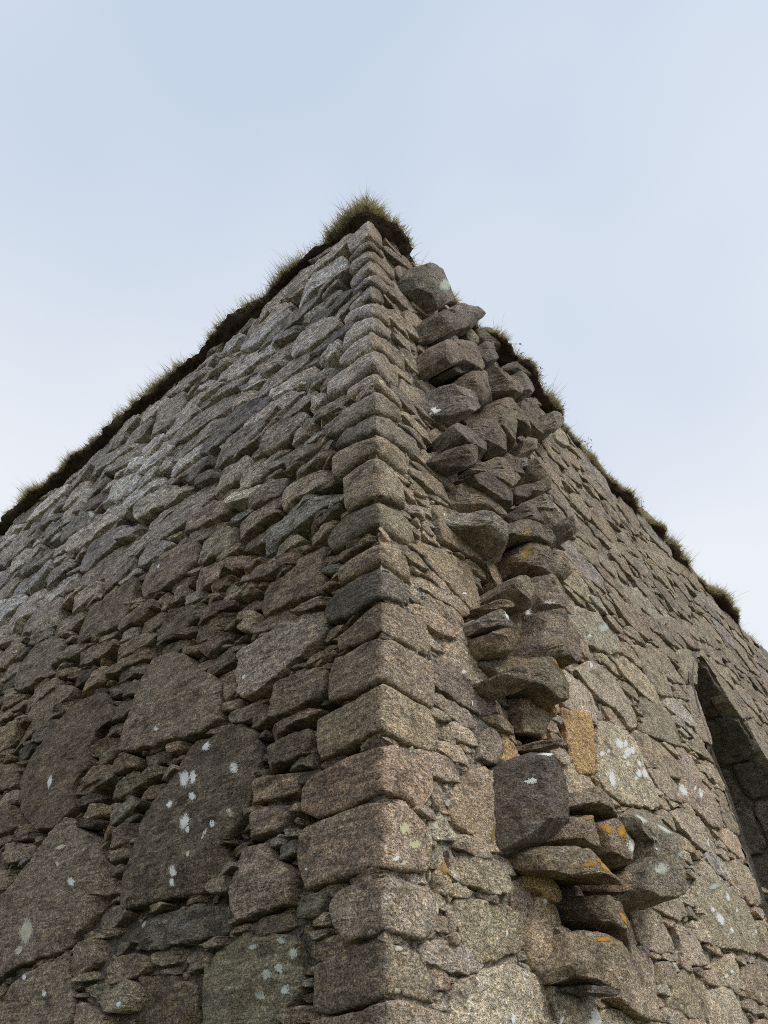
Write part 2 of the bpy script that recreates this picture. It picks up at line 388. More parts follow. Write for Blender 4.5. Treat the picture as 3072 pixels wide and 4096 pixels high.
# ------------------------------------------------------------------ the stones, in wall coordinates (mm along the wall, mm up)
# kind: Q quoin, S walling stone, V arch stone, J stone jutting from the broken bonding; tone; projection in cm; outline
STONES = """
Q -- 0 -410 1785 3 1786 339 1798 344 1894 89 1915 -3 1907 -162 1889 -408 1864
Q -- 0 -405 1988 -401 1889 -330 1877 -82 1901 15 1923 89 1925 314 1907 288 1957 268 2084 126 2107 10 2105 -82 2108 -254 2088 -397 2058
Q red 0 -307 2242 -276 2169 -202 2113 -66 2122 1 2131 87 2125 229 2119 317 2157 350 2267 312 2341 106 2339 -5 2340 -119 2340 -246 2329 -300 2289
Q -- 0 -547 2513 -516 2421 -469 2347 -83 2365 -4 2370 118 2371 305 2390 338 2507 299 2601 176 2663 -1 2646 -84 2654 -279 2654 -506 2637 -545 2603
Q -- 0 -551 2772 -545 2711 -432 2644 -279 2648 -85 2675 10 2683 189 2688 280 2660 373 2754 385 2886 300 2933 84 2931 3 2907 -228 2914 -461 2881 -546 2831
Q or 0 -451 3038 -432 2928 -292 2939 -136 2974 4 2979 191 2956 406 2971 447 3116 402 3214 93 3226 8 3224 -87 3212 -325 3194 -466 3168
Q red 0 -396 3332 -384 3230 -194 3221 8 3237 244 3220 423 3221 447 3403 415 3515 63 3511 12 3498 -189 3500 -351 3484 -383 3420
Q -- 0 -329 3514 -201 3514 13 3522 209 3536 402 3529 427 3650 407 3766 207 3776 29 3736 -89 3714 -252 3661 -340 3627
Q dk 0 -459 3805 -404 3740 -232 3720 -126 3747 0 3733 80 3762 247 3792 238 3895 141 3954 3 3935 -165 3968 -351 3944 -438 3883
Q -- 0 -340 3972 -165 3979 -20 3987 142 3965 271 3967 281 4086 217 4204 99 4194 -14 4154 -163 4149 -342 4122 -368 4064
S -- 0 -343 4157 -188 4162 -13 4177 -5 4220 -47 4261 -226 4229 -383 4213
Q pt 0 -425 4259 -225 4266 -59 4280 16 4239 298 4263 367 4328 321 4492 182 4521 13 4474 -157 4505 -305 4512 -429 4450 -469 4369
Q pt 0 -278 4516 -157 4505 -1 4479 120 4520 279 4558 266 4783 143 4867 1 4854 -150 4874 -307 4844 -278 4657 -312 4596
Q -- 0 -380 4882 -292 4893 -52 4925 18 4904 176 4877 308 4885 344 5001 296 5134 126 5125 -19 5075 -353 5161 -414 5124 -425 4948
Q pt 0 -400 5193 -323 5172 -32 5108 27 5091 245 5141 472 5142 528 5313 463 5395 176 5376 3 5294 -293 5345 -401 5258
Q -- 0 -530 5381 -371 5335 -172 5355 4 5307 158 5360 301 5414 315 5581 192 5631 -3 5537 -294 5566 -519 5526 -548 5410
Q -- 0 -250 5623 -49 5595 13 5602 185 5565 329 5569 285 5709 89 5746 -14 5737 -249 5740 -281 5675
Q -- 0 -480 5814 -281 5766 -75 5779 19 5752 160 5739 291 5787 308 6013 126 6108 12 6031 -232 6028 -486 6028 -499 5866
Q -- 0 -349 6090 -232 6047 -5 6032 106 6088 313 6077 411 6113 409 6294 175 6324 20 6241 -146 6294 -333 6238 -367 6166
Q -- 0 -334 6279 -231 6290 -96 6289 21 6263 117 6304 257 6390 225 6507 129 6555 -8 6460 -177 6561 -282 6509 -334 6385
Q -- 0 -300 6593 -176 6606 -7 6477 129 6555 271 6602 261 6750 142 6798 -1 6677 -228 6772 -337 6742
Q -- 0 -246 6744 -86 6766 21 6759 207 6875 235 7005 134 7054 29 6972 -209 6918 -282 6874
Q dk 0 -172 6952 29 6985 238 7058 268 7195 143 7242 34 7128 -171 7049 -227 6985
Q -- 0 -226 7083 56 7170 385 7314 371 7428 132 7466 43 7360 -206 7316 -264 7250
Q -- 0 -225 7338 65 7404 400 7518 388 7667 96 7623 28 7543 -224 7551 -263 7407
Q -- 0 -243 7602 51 7589 183 7617 255 7715 79 7756 12 7718 -164 7703 -263 7652
Q -- 0 -243 7713 -26 7790 36 7781 241 7868 230 8091 143 8210 1 8074 -201 8042 -283 7965
S big 0 -3956 2699 -3557 2200 -3274 2245 -3108 2296 -2795 2316 -2524 2344 -2523 2408 -2402 2475 -2205 2555 -2177 2643 -2254 2741 -2456 2875 -2634 3012 -2947 3197 -3191 3109 -3308 3016 -3496 2864 -3663 2779
S big 0 -2038 2739 -2069 2618 -2024 2475 -1671 2450 -1284 2477 -1134 2541 -1093 2579 -1140 2678 -1100 2732 -1001 2856 -951 3026 -938 3154 -989 3250 -1145 3352 -1377 3351 -1612 3367 -1709 3265 -1819 3156 -1945 3053 -2041 2998 -2024 2868
S dk 0 -1950 2262 -1737 2240 -1291 2221 -1172 2234 -1023 2256 -1013 2321 -1060 2375 -1218 2417 -1522 2423 -1803 2415 -2026 2405
S -- 0 -3501 2130 -3420 2028 -3064 1956 -2373 1922 -2265 1957 -2300 2084 -2448 2206 -2492 2317 -2902 2277 -3145 2234 -3205 2150
S -- 0 -2396 2171 -2232 2201 -2031 2241 -2086 2328 -2245 2361 -2464 2362 -2448 2206
S pale 0 -2085 2027 -1913 1976 -1729 1971 -1578 2031 -1680 2091 -1839 2138 -2140 2143 -2303 2120
S -- 0 -1578 2031 -1721 1952 -1696 1888 -1168 1862 -1166 1896 -1192 1991 -1224 2067 -1518 2124 -1754 2138
S -- 0 -2243 1915 -1709 1889 -1741 1966 -1925 1970 -2081 2020 -2297 2077
S moss 0 -1124 1848 -598 1844 -548 1898 -497 1942 -465 1993 -483 2078 -522 2180 -668 2215 -944 2241 -1028 2205 -1197 2127
S -- 0 -3717 3154 -3512 3127 -3198 3121 -3600 3226 -3892 3232
S -- 0 -3804 3007 -3574 2979 -3342 3002 -3362 3068 -3644 3152 -3893 3165
S -- 0 -4009 2987 -3899 2844 -3687 2813 -3597 2880 -3424 2924 -3558 2956 -3814 2988
S -- 0 -4514 3574 -4310 3311 -4017 3267 -3901 3279 -3720 3300 -3907 3468 -4201 3519
S gr 0 -2439 2994 -2237 3020 -2139 3076 -2130 3141 -2192 3165 -2387 3119 -2587 3072 -2650 3005
S red 0 -2231 2843 -2059 2874 -2025 2913 -2033 2978 -2229 2999 -2381 2945 -2354 2847
S -- 0 -2208 2751 -2045 2758 -2026 2833 -2083 2852 -2241 2827 -2263 2760
S -- 0 -2569 3194 -2370 3165 -2094 3182 -2006 3220 -1871 3217 -1857 3273 -1974 3323 -2136 3292 -2513 3321 -2703 3313 -2713 3230
S -- 0 -2769 3285 -2632 3328 -2492 3358 -2529 3443 -2683 3438 -2952 3403 -2977 3332
S -- 0 -2721 3109 -2535 3121 -2447 3172 -2791 3247 -2901 3187
S big 0 -3946 3563 -3701 3343 -3406 3174 -3123 3138 -2886 3237 -2954 3327 -2972 3442 -2812 3538 -2947 3643 -2864 3825 -2679 3831 -2759 3968 -2942 4150 -3346 4179 -3469 4136 -3725 3968 -3984 3852 -4068 3743
S big 0 -2485 3521 -2238 3466 -1872 3420 -1506 3378 -1344 3402 -1319 3557 -1380 3694 -1656 3891 -1906 4116 -2271 4200 -2372 4081 -2414 3872 -2489 3716 -2518 3597
S -- 0 -2567 3443 -2492 3359 -2193 3348 -2204 3425 -2357 3487 -2551 3494
S -- 0 -1825 3325 -1668 3344 -1667 3394 -1872 3420
S -- 0 -2160 3309 -2038 3309 -1835 3308 -1901 3407 -2180 3408
S -- 0 -2747 3488 -2590 3492 -2501 3559 -2568 3622 -2755 3592 -2812 3538
S -- 0 -2687 3996 -2379 3934 -2353 4024 -2475 4091 -2721 4084 -2808 4035
S -- 0 -2875 4148 -2550 4130 -2341 4109 -2374 4212 -2709 4279 -2952 4228
S -- 0 -2919 4257 -2635 4253 -2370 4263 -2312 4336 -2377 4416 -2905 4335 -3004 4300
S -- 0 -2971 4387 -2827 4363 -2433 4396 -2341 4429 -2402 4495 -2649 4537 -3032 4538 -3045 4456
S -- 0 -2249 4325 -1991 4304 -1855 4355 -1696 4382 -1715 4471 -2023 4577 -2259 4564 -2345 4445 -2335 4344
S -- 0 -3719 4860 -3387 4812 -3026 4761 -2888 4766 -2831 4929 -2827 5188 -2897 5255 -3297 5200 -3675 5227 -3926 5176 -3905 4965 -3878 4856
S -- 0 -3699 4602 -3260 4520 -3052 4531 -2964 4601 -3019 4682 -3601 4721 -3790 4681
S -- 0 -4943 5329 -4723 5335 -4470 5326 -4239 5287 -4385 5625 -4450 5692 -4669 5633 -4921 5564 -4959 5409
S -- 0 -4604 4675 -4226 4676 -3863 4613 -4070 4749 -3908 4755 -4051 5089 -4497 5211 -4789 5180 -4827 5035 -4902 4805
S -- 0 -4496 4406 -4389 4419 -4032 4427 -3809 4459 -3843 4576 -4148 4587 -4470 4552 -4568 4474
S -- 0 -4332 4011 -4117 4105 -3742 4136 -3606 4164 -3346 4179 -2997 4229 -3037 4270 -3450 4296 -3997 4269 -4393 4242 -4422 4021
S -- 0 -5049 4462 -4824 4141 -4607 4084 -4454 4114 -4450 4332 -4509 4380 -4829 4413
S -- 0 -5207 4687 -5091 4522 -4855 4452 -4605 4439 -4717 4567 -4976 4632
S -- 0 -3482 4364 -3434 4263 -3238 4255 -3004 4245 -2964 4314 -2998 4396 -3251 4444
S -- 0 -2977 4696 -2581 4655 -2407 4715 -2463 4830 -2737 4857 -2929 4814 -2991 4732
S -- 0 -2660 4895 -2364 4856 -2116 4864 -1934 4945 -1932 5117 -2091 5266 -2375 5279 -2676 5227 -2791 5082 -2725 4956
S tan 0 -2175 4629 -2003 4655 -2054 4781 -2240 4791 -2194 4623
S -- 0 -1857 4135 -1688 4096 -1526 4144 -1361 4151 -1379 4259 -1555 4295 -1800 4280 -1874 4205
S -- 0 -1689 4022 -1601 3942 -1459 3972 -1354 4014 -1354 4111 -1516 4090 -1698 4062
S -- 0 -1312 3523 -1201 3560 -1198 3621 -1253 3748 -1364 3688
S -- 0 -1436 3870 -1261 3862 -1147 3910 -1168 3941 -1421 3946 -1447 3921
S -- 0 -2931 3322 -2833 3333 -2649 3365 -2529 3401 -2584 3480 -2787 3487 -2894 3413
S -- 0 -4798 4019 -4580 3733 -4311 3671 -4068 3704 -4110 3805 -4296 3919 -4536 3981
S gr 0 -1218 3692 -1171 3530 -1087 3462 -910 3484 -669 3580 -521 3647 -487 3695 -453 3765 -461 3875 -475 3898 -871 3903 -1086 3875 -1253 3871
S -- 0 -935 3385 -948 3294 -788 3274 -553 3283 -445 3276 -415 3357 -434 3476 -636 3509 -856 3486 -934 3462
S -- 0 -945 3192 -874 3154 -699 3167 -531 3179 -440 3204 -430 3231 -539 3261 -708 3241 -912 3237
S -- 0 -872 2982 -678 2991 -518 3023 -479 3112 -528 3144 -697 3149 -871 3136 -923 3063
S -- 0 -970 2817 -812 2830 -624 2826 -574 2893 -579 2942 -871 2973 -960 2978 -989 2853
S -- 0 -1113 4140 -1041 4049 -832 4031 -550 3988 -484 3992 -493 4256 -538 4328 -858 4322 -1072 4308 -1125 4231
S -- 0 -559 3501 -450 3520 -416 3566 -442 3586 -565 3562 -573 3516
S -- 0 -388 3498 -341 3519 -355 3563 -402 3542
S -- 0 -520 2919 -463 2904 -456 2958 -494 3008 -538 2996 -556 2944
S -- 0 -902 2641 -705 2648 -643 2694 -630 2773 -724 2794 -916 2797 -980 2740 -1004 2668
S -- 0 -982 2317 -940 2279 -722 2296 -568 2320 -567 2410 -606 2476 -745 2534 -768 2609 -900 2633 -1006 2615 -1049 2528 -1031 2439
S dk 0 -686 2510 -557 2515 -545 2554 -566 2592 -677 2606 -741 2582 -747 2548
S moss 0 -550 2249 -467 2221 -382 2234 -365 2268 -340 2325 -399 2333 -517 2325 -563 2282
S -- 0 -451 2148 -366 2145 -331 2169 -351 2195 -465 2191 -492 2170
S tan 0 -1189 2434 -1075 2418 -1034 2454 -1045 2505 -1125 2533 -1234 2513 -1246 2457
S -- 0 -549 2646 -507 2652 -554 2690 -620 2689 -640 2671
S gr 0 -677 2606 -556 2605 -538 2644 -660 2654 -690 2623
S -- 0 -556 2713 -551 2771 -606 2768 -623 2712
S gr 0 -3440 6266 -3179 6305 -2852 6362 -2835 6437 -2899 6520 -3399 6544 -3620 6520 -3562 6293
S pale 0 -3901 6706 -3614 6583 -3340 6619 -3272 6666 -3277 6852 -3625 6934 -4012 6983 -4019 6845 -4066 6734
S -- 0 -3077 6002 -2919 5992 -2690 5979 -2612 6052 -2554 6198 -2667 6247 -3014 6292 -3219 6266 -3183 6081
S pale 0 -3458 7139 -3139 7044 -3008 7123 -3043 7246 -3225 7325 -3456 7311 -3536 7190
S pale 0 -3807 7097 -3499 6996 -3155 6912 -3121 6984 -3525 7158 -3797 7239 -3859 7155
S pale 0 -2777 7032 -2601 7072 -2372 7094 -2398 7212 -2704 7271 -2973 7245 -2990 7110
S -- 0 -3355 7367 -3053 7328 -2955 7383 -2786 7486 -2772 7767 -3094 7887 -3391 7869 -3491 7699 -3471 7449
S -- 0 -3770 7876 -3537 7841 -3160 7912 -3181 7984 -3458 8089 -3772 8073 -3826 7944
S gr 0 -2695 6348 -2581 6297 -2414 6315 -2158 6397 -2199 6533 -2470 6545 -2729 6564 -2725 6409
S -- 0 -2850 6533 -2753 6557 -2749 6733 -2965 6741 -2998 6583
S dk 0 -3930 5795 -3685 5889 -3342 5929 -3332 6124 -3719 6253 -4118 6212 -4190 6102 -4146 5878
S -- 0 -4323 6253 -4021 6267 -3688 6321 -3644 6468 -3706 6592 -4145 6551 -4710 6585 -4695 6420
S red 0 -4741 6646 -4398 6691 -4236 6762 -4320 6880 -4666 6982 -4996 6948 -4926 6674
S gr 0 -2787 5281 -2598 5273 -2432 5326 -2350 5352 -2526 5497 -2774 5537 -2922 5469 -2879 5343
S -- 0 -1860 4877 -1587 4847 -1486 4900 -1476 5064 -1565 5145 -1857 5142 -1909 5010 -1944 4904
S -- 0 -3327 5275 -3130 5289 -2952 5343 -2952 5484 -3027 5485 -3397 5448 -3496 5369 -3539 5283
S -- 0 -4247 5652 -4003 5637 -4027 5782 -4110 5802 -4390 5755 -4391 5697
S -- 0 -4022 5314 -3720 5327 -3586 5392 -3595 5541 -3723 5582 -3959 5542 -4201 5500 -4231 5384
S gr 0 -5317 6238 -4949 6326 -4999 6484 -5265 6457 -5566 6352 -5523 6223
S -- 0 -4823 5971 -4537 6044 -4326 6128 -4449 6253 -4650 6267 -4945 6195 -4956 6031
S pale 0 -6222 6844 -5905 6910 -5684 6994 -5929 7145 -6386 7097 -6437 6921
S -- 0 -5338 6913 -5013 6981 -4728 7042 -4825 7171 -5100 7153 -5663 7157 -5664 6960
S -- 0 -5808 6624 -5318 6550 -5051 6646 -5087 6782 -5348 6798 -5842 6806 -5903 6716
S -- 0 -5760 7468 -5457 7482 -5289 7597 -5367 7752 -5564 7760 -5869 7663 -5911 7525
S -- 0 -5209 7367 -4926 7382 -4651 7475 -4683 7627 -4898 7628 -5323 7591 -5315 7427
S -- 0 -4512 7088 -4255 7106 -4103 7210 -4217 7332 -4619 7327 -4682 7163
S -- 0 -7286 7648 -7110 7398 -6687 7296 -6332 7405 -6058 7499 -6151 7658 -6506 7686 -6901 7619 -6844 7401
S tan 0 -7353 7879 -7096 7775 -6824 7772 -6506 7825 -6479 7923 -6664 7941 -7148 8060 -7155 7862
S -- 0 -4202 7796 -3957 7763 -3936 7885 -4056 7943 -4355 8013 -4438 7875
S -- 0 -1791 5561 -1675 5598 -1399 5602 -1370 5673 -1408 5808 -1763 5854 -1875 5776 -1838 5589
S -- 0 -1743 5860 -1516 5862 -1243 5901 -1248 5943 -1532 5968 -1782 5963 -1795 5913
S -- 0 -1161 5678 -938 5650 -801 5733 -737 5832 -759 5905 -1002 5975 -1194 5981 -1278 5869 -1261 5728
S -- 0 -840 5529 -737 5544 -624 5656 -661 5720 -868 5672 -894 5549
S -- 0 -876 5316 -691 5326 -594 5359 -598 5446 -854 5487 -958 5471 -964 5340
S -- 0 -830 5157 -618 5165 -462 5203 -448 5274 -639 5258 -872 5264 -899 5185
S -- 0 -908 4898 -747 4908 -515 4915 -487 4987 -475 5134 -632 5127 -862 5146 -959 5095 -943 4918
S -- 0 -1502 5388 -1331 5386 -1153 5445 -1106 5518 -1112 5574 -1343 5620 -1573 5588 -1617 5492
S -- 0 -1432 5182 -1170 5126 -993 5100 -952 5202 -944 5311 -1195 5336 -1526 5302 -1533 5223
S -- 0 -1351 4889 -1144 4911 -994 4932 -972 4965 -1089 5032 -1329 5107 -1451 5066 -1444 4908
S gr 0 -1040 4584 -883 4612 -700 4652 -493 4687 -320 4710 -321 4824 -666 4860 -904 4851 -1123 4739 -1139 4592
S -- 0 -664 4550 -488 4548 -361 4584 -320 4641 -434 4653 -653 4612 -695 4567
S -- 0 -541 4406 -415 4442 -375 4538 -488 4535 -616 4485 -642 4420
S -- 0 -1078 4363 -862 4376 -714 4392 -675 4490 -783 4519 -1000 4509 -1190 4482 -1229 4407
S pale 0 -1488 4339 -1371 4353 -1245 4401 -1271 4466 -1413 4506 -1528 4463 -1530 4384
S -- 0 -1332 4536 -1246 4522 -1100 4546 -1105 4589 -1327 4617 -1372 4569
S -- 0 -1949 4625 -1735 4599 -1508 4648 -1244 4631 -1186 4700 -1226 4750 -1513 4780 -1786 4841 -2007 4783 -2001 4677
S -- 0 -1605 4498 -1484 4511 -1348 4530 -1502 4617 -1677 4586 -1698 4513
S -- 0 -2188 5351 -1879 5285 -1581 5284 -1557 5370 -1648 5441 -1977 5546 -2321 5528 -2335 5413
S -- 0 -1243 4271 -1130 4271 -1104 4310 -1284 4327 -1330 4309
S tan 0 -1305 4050 -1153 3978 -1082 4019 -1112 4127 -1199 4189 -1329 4194 -1335 4135
S -- 0 -990 6285 -744 6290 -804 6362 -1120 6410 -1150 6308
S -- 0 -681 5771 -627 5731 -528 5840 -532 5956 -673 5973 -687 5907
S -- 0 -657 5645 -621 5583 -358 5598 -278 5643 -327 5717 -473 5669
S -- 0 -1750 6666 -1479 6632 -1426 6724 -1546 6798 -1873 6852 -1954 6776
S -- 0 -1462 6195 -1225 6263 -1191 6320 -1437 6321 -1566 6333 -1637 6240
S dk 0 -2255 5992 -2088 6064 -1957 6077 -2011 6234 -2311 6228 -2376 6107
S dk 0 -2212 5908 -2003 5874 -1823 5836 -1843 5945 -2206 6080 -2244 5946
S gr 0 -923 7530 -734 7602 -525 7593 -323 7611 -303 7785 -386 7884 -685 7972 -858 7905 -986 7816 -1019 7656
S -- 0 -816 7165 -533 7131 -359 7150 -360 7278 -619 7321 -825 7326 -903 7225
S -- 0 -950 6719 -789 6689 -501 6627 -355 6668 -374 6802 -609 7035 -809 7035 -1019 7088 -1052 6974
S -- 0 -564 6275 -369 6332 -335 6450 -406 6473 -608 6483 -621 6345
S gr 0 -1546 7449 -1276 7510 -1105 7608 -1092 7732 -1184 7743 -1535 7731 -1800 7708 -1805 7578
S gr 0 -2224 7925 -2047 7823 -1844 7830 -1780 7910 -1930 8052 -2237 8137 -2276 8057
S gr 0 -1688 7120 -1414 7129 -1218 7149 -1191 7324 -1293 7243 -1569 7265 -1805 7269 -1833 7144
S -- 0 -1331 6797 -1100 6805 -1066 6892 -1220 6958 -1420 6989 -1428 6878
S -- 0 -1178 6343 -919 6303 -673 6286 -659 6378 -680 6439 -970 6472 -1192 6482 -1227 6424
S -- 0 -645 6060 -487 6088 -419 6150 -420 6212 -580 6227 -780 6210 -813 6136
S -- 0 -2690 7799 -2294 7739 -2249 7782 -2492 7909 -2723 7937 -2760 7857
S -- 0 -2275 7642 -1901 7557 -1839 7635 -1946 7677 -2294 7739 -2390 7685
S gr 0 -2501 7461 -2091 7358 -2078 7424 -2249 7515 -2650 7632 -2713 7551
S or 0 615 4663 628 4507 847 4540 1086 4607 1246 4611 1284 4439 1421 4495 1546 4716 1579 4914 1461 4970 1245 4964 959 4954 722 4905 578 4781
S -- 0 370 4930 545 4934 806 4960 948 4946 985 5094 753 5109 528 5089 381 5043
S -- 0 560 5208 644 5142 837 5152 975 5151 1041 5344 1054 5472 894 5509 722 5429 552 5299
S -- 0 694 5510 814 5518 922 5619 913 5756 766 5747 646 5595
S -- 0 430 4264 519 4203 776 4143 977 4096 1100 4154 1140 4326 1156 4480 993 4528 730 4487 480 4407 363 4376
S -- 0 296 4025 399 3999 587 4002 855 4015 935 4064 873 4106 604 4116 396 4101 288 4090
S -- 0 414 5776 529 5767 772 5789 944 5818 972 5994 811 6071 561 6062 358 6009 322 5804
S -- 0 665 6079 893 6044 1031 6083 1062 6272 781 6329 577 6219
S -- 0 372 4458 422 4476 434 4576 403 4597 343 4493
S -- 0 490 4491 584 4501 599 4543 504 4607 447 4544
S -- 0 334 4567 470 4599 543 4646 516 4697 343 4654 305 4602
S -- 0 389 4783 531 4821 556 4882 365 4882 307 4798
S -- 0 445 7631 611 7647 810 7698 847 7798 760 7918 494 7951 410 7781
S -- 0 589 7930 771 8020 760 8154 563 8194 473 7980
S -- 0 479 6950 634 6955 895 7019 1020 7052 1021 7225 881 7276 589 7173 469 7085
S -- 0 650 6693 755 6642 960 6642 1046 6748 1015 6856 787 6905 693 6876
S -- 0 383 6309 502 6282 713 6299 786 6368 733 6467 439 6495 370 6402
S -- 0 658 7409 778 7418 959 7492 976 7619 832 7668 677 7591
S tan 0 541 3557 661 3544 816 3533 1018 3557 1178 3574 1267 3649 1224 3698 1214 3817 1160 3910 1112 4030 1048 4074 932 4031 663 3807 541 3689
S -- 0 464 3096 543 3070 628 3078 656 3130 613 3178 512 3163 453 3127
S -- 0 862 3073 987 3077 1025 3106 1110 3232 1111 3347 990 3328 856 3210 815 3064
S or2 0 1133 3220 1036 3082 1183 3076 1273 3064 1308 3233 1242 3320 1166 3365
S or 0 531 2673 619 2648 750 2623 827 2586 912 2588 1083 2619 1186 2654 1224 2768 1249 2908 1236 3019 1110 3048 855 3032 730 2989 602 2889 545 2758
S tan 0 336 2588 380 2549 455 2564 557 2577 616 2625 553 2641 468 2681 305 2637
S tan 0 554 2466 570 2402 657 2389 815 2386 959 2408 1002 2471 969 2517 848 2554 659 2562 525 2529
S or 0 353 2392 370 2332 450 2319 504 2365 503 2457 448 2501 385 2476
S tan 0 502 2264 506 2203 564 2114 631 2085 812 2115 977 2137 1093 2200 1121 2250 1076 2299 1001 2344 921 2368 731 2367 601 2354 523 2330
S tan 0 433 1909 431 1807 1347 1841 1337 1896 1284 2004 1244 2065 1108 2098 973 2117 808 2096 576 2040 454 1985
S or 4 1064 2174 1132 2109 1219 2104 1335 2175 1359 2246 1393 2342 1368 2411 1281 2443 1199 2431 1179 2363 1064 2226
S or2 6 1119 2481 1231 2440 1348 2406 1411 2444 1433 2509 1329 2545 1203 2554 1132 2527
S -- 0 1018 2417 1016 2346 1130 2334 1213 2359 1277 2470 1229 2523 1137 2530 1018 2474
S tan 4 1250 1974 1290 1837 1799 1857 1824 1943 1715 2010 1589 2035 1385 2053 1215 2047
S -- 0 439 2130 520 2133 535 2158 505 2197 432 2170
S -- 0 301 1958 406 1955 455 1991 428 2044 332 2057 277 2041
S -- 0 363 2751 383 2697 456 2685 475 2855 410 2854 369 2820
S tan 0 3781 2897 3683 2732 3754 2556 3874 2479 4483 2522 4916 2544 5073 2651 5108 2833 5022 2943 4678 3027 4384 3064 3943 3002
S tan 0 2464 2510 2498 2410 2565 2333 2877 2340 3158 2377 3165 2423 3115 2501 2980 2531 2886 2621 2797 2637 2396 2588
S tan 0 3187 2416 3137 2312 3498 2318 3799 2393 3753 2447 3586 2498 3391 2543 3136 2569
S tan 0 3735 2320 3818 2242 4168 2239 4340 2413 4365 2510 3836 2436
S -- 0 2643 2201 2720 2142 2890 2179 2986 2281 2911 2317 2724 2290
S -- 0 2747 2112 2770 2042 2986 2006 3353 2009 3449 2056 3485 2198 3405 2273 3144 2286 2838 2175
S -- 5 2138 2222 1965 2118 1847 2032 1994 1993 2267 1951 2509 1963 2588 2081 2534 2171 2522 2258 2380 2317 2240 2334
S -- 0 4268 2306 4307 2210 4671 2154 4915 2230 4967 2416 4767 2442 4401 2440
S tan 0 3441 2047 3386 1919 4135 1948 4253 2091 4173 2210 3776 2229 3477 2189
S -- 0 4684 3114 4888 3047 5148 2949 5328 2962 5460 3045 5614 3269 5559 3342 5027 3315
S -- 0 5088 2664 5150 2579 5403 2724 5414 2885 5093 2819
S tan 0 2480 3643 2376 3385 2426 3289 2702 3258 3366 3378 3472 3451 3322 3738 3290 3940 3012 3960 2597 3876
S or2 0 1961 3644 1979 3515 2001 3401 2071 3304 2164 3318 2347 3399 2422 3567 2485 3765 2440 3862 2295 3862 1962 3772
S tan 0 2479 4175 2709 4111 3085 4092 3274 4016 3435 4082 3590 4381 3390 4520 3027 4516 2645 4422 2348 4219
S -- 0 3693 4092 3979 4122 4472 4211 4603 4281 4667 4460 4560 4621 4005 4559 3792 4545 3462 4076
S -- 0 3987 3745 4310 3622 4659 3511 5043 3593 5116 3810 5020 3936 4492 4095 4179 4065
V -- 0 5182 4798 5157 4616 5288 4520 5524 4540 5592 4665 5607 4886 5711 5166 5720 5286 5484 5276
V -- 0 4931 4299 5414 4323 5584 4387 5524 4540 4987 4462 4686 4337
V -- 0 5270 4076 5710 4076 5682 4231 5582 4362 4931 4251
V -- 0 5144 3614 5574 3617 5650 3693 5704 3885 5699 4065 5232 4035
V tan 0 5387 5435 5530 5332 5837 5368 6186 5751 6525 5998 6617 6103 6464 6108 5906 5918 5418 5650
V tan 3 6992 5610 7338 5448 7631 5556 7802 5714 7624 5950 7195 6022 6896 5884
V tan 3 7657 5146 8032 4942 8467 5081 8305 5383 7920 5596 7576 5505
S pale 0 2554 4694 2810 4654 3251 4715 3605 4894 3709 5075 3510 5196 3243 5176 2791 5044 2403 4778
S -- 0 3856 5210 4206 5254 4540 5359 4502 5419 4042 5403 3866 5287
S -- 0 4048 4837 4319 4704 4751 4824 4842 4999 4767 5116 4691 5234 4505 5307 3865 5107 4019 5014
S -- 0 4174 5817 4217 5698 4549 5735 4722 5878 4581 6041 4239 5994
S -- 0 3699 5677 3957 5630 4161 5730 4011 5856 3683 5846
S pale 0 3177 5232 3473 5250 3574 5315 3481 5453 3093 5314
S -- 0 5145 5698 5421 5713 5558 5835 5436 6040 5196 6016
S -- 0 6883 6284 7328 6275 7895 6428 7956 6553 7568 6596 6908 6439
S -- 0 6266 6371 6596 6328 6908 6439 6912 6638 6395 6599
S -- 0 6370 6835 6627 6757 7029 6843 7071 7099 6506 7083
S -- 0 9211 8135 9858 8186 10620 8305 10598 8362 10111 8436 9957 8597 9222 8300
S gr 0 4094 7876 4400 7821 4830 7815 5163 7842 5319 8119 5303 8438 4927 8532 4427 8423 4140 8256
S or 0 3847 6756 4041 6690 4376 6657 4611 6675 4638 6907 4342 7046 4077 7074 3891 6928
S -- 0 3370 6656 3481 6592 3799 6656 3913 6893 3696 6992 3432 6884
S -- 0 3425 7122 3771 7242 4101 7369 4093 7520 3787 7539 3447 7263
S pale 0 3402 7700 3611 7755 3898 7980 3972 8153 3774 8256 3425 7855
S red 0 3725 7572 3965 7589 4061 7713 4048 7953 3634 7718
S -- 0 5261 7849 5450 7607 5674 7579 5967 8043 5770 8303 5424 8220
S gr 0 5943 8087 6069 7960 6533 7859 7044 7945 7315 8469 7024 8644 6468 8577 6109 8436
S -- 0 4545 7277 4876 7253 5085 7543 4807 7607 4476 7466
S -- 0 3114 5841 3537 5899 3849 6029 3749 6183 3313 6139 3079 5980
S -- 0 4154 6392 4368 6356 4750 6315 4896 6483 4684 6623 4281 6556
S -- 0 7145 8001 7815 8005 8585 8065 8867 8302 8374 8365 7877 8476 7321 8315
S -- 0 3730 6005 4101 6018 4284 6072 4127 6202 3678 6186
S pale 0 2972 8004 3239 8152 3449 8426 3384 8675 3194 8560
J gr 25 564 7478 729 7468 893 7426 1022 7603 1177 7897 1091 8024 971 8109 789 8111 581 7833 507 7595
J gr 25 1173 7725 1270 7671 1510 7774 1665 8088 1740 8292 1538 8178 1281 8021 1164 7826
J dk 30 654 6753 749 6786 1074 7161 1188 7360 1140 7516 979 7478 799 7267 640 6972
J tan 35 607 6298 685 6251 912 6540 1255 6697 1442 7068 1437 7161 1184 7073 944 6974 769 6775 623 6551
J dk 30 1451 7231 1546 7178 1854 7509 1979 7811 1728 7701 1552 7555 1289 7214
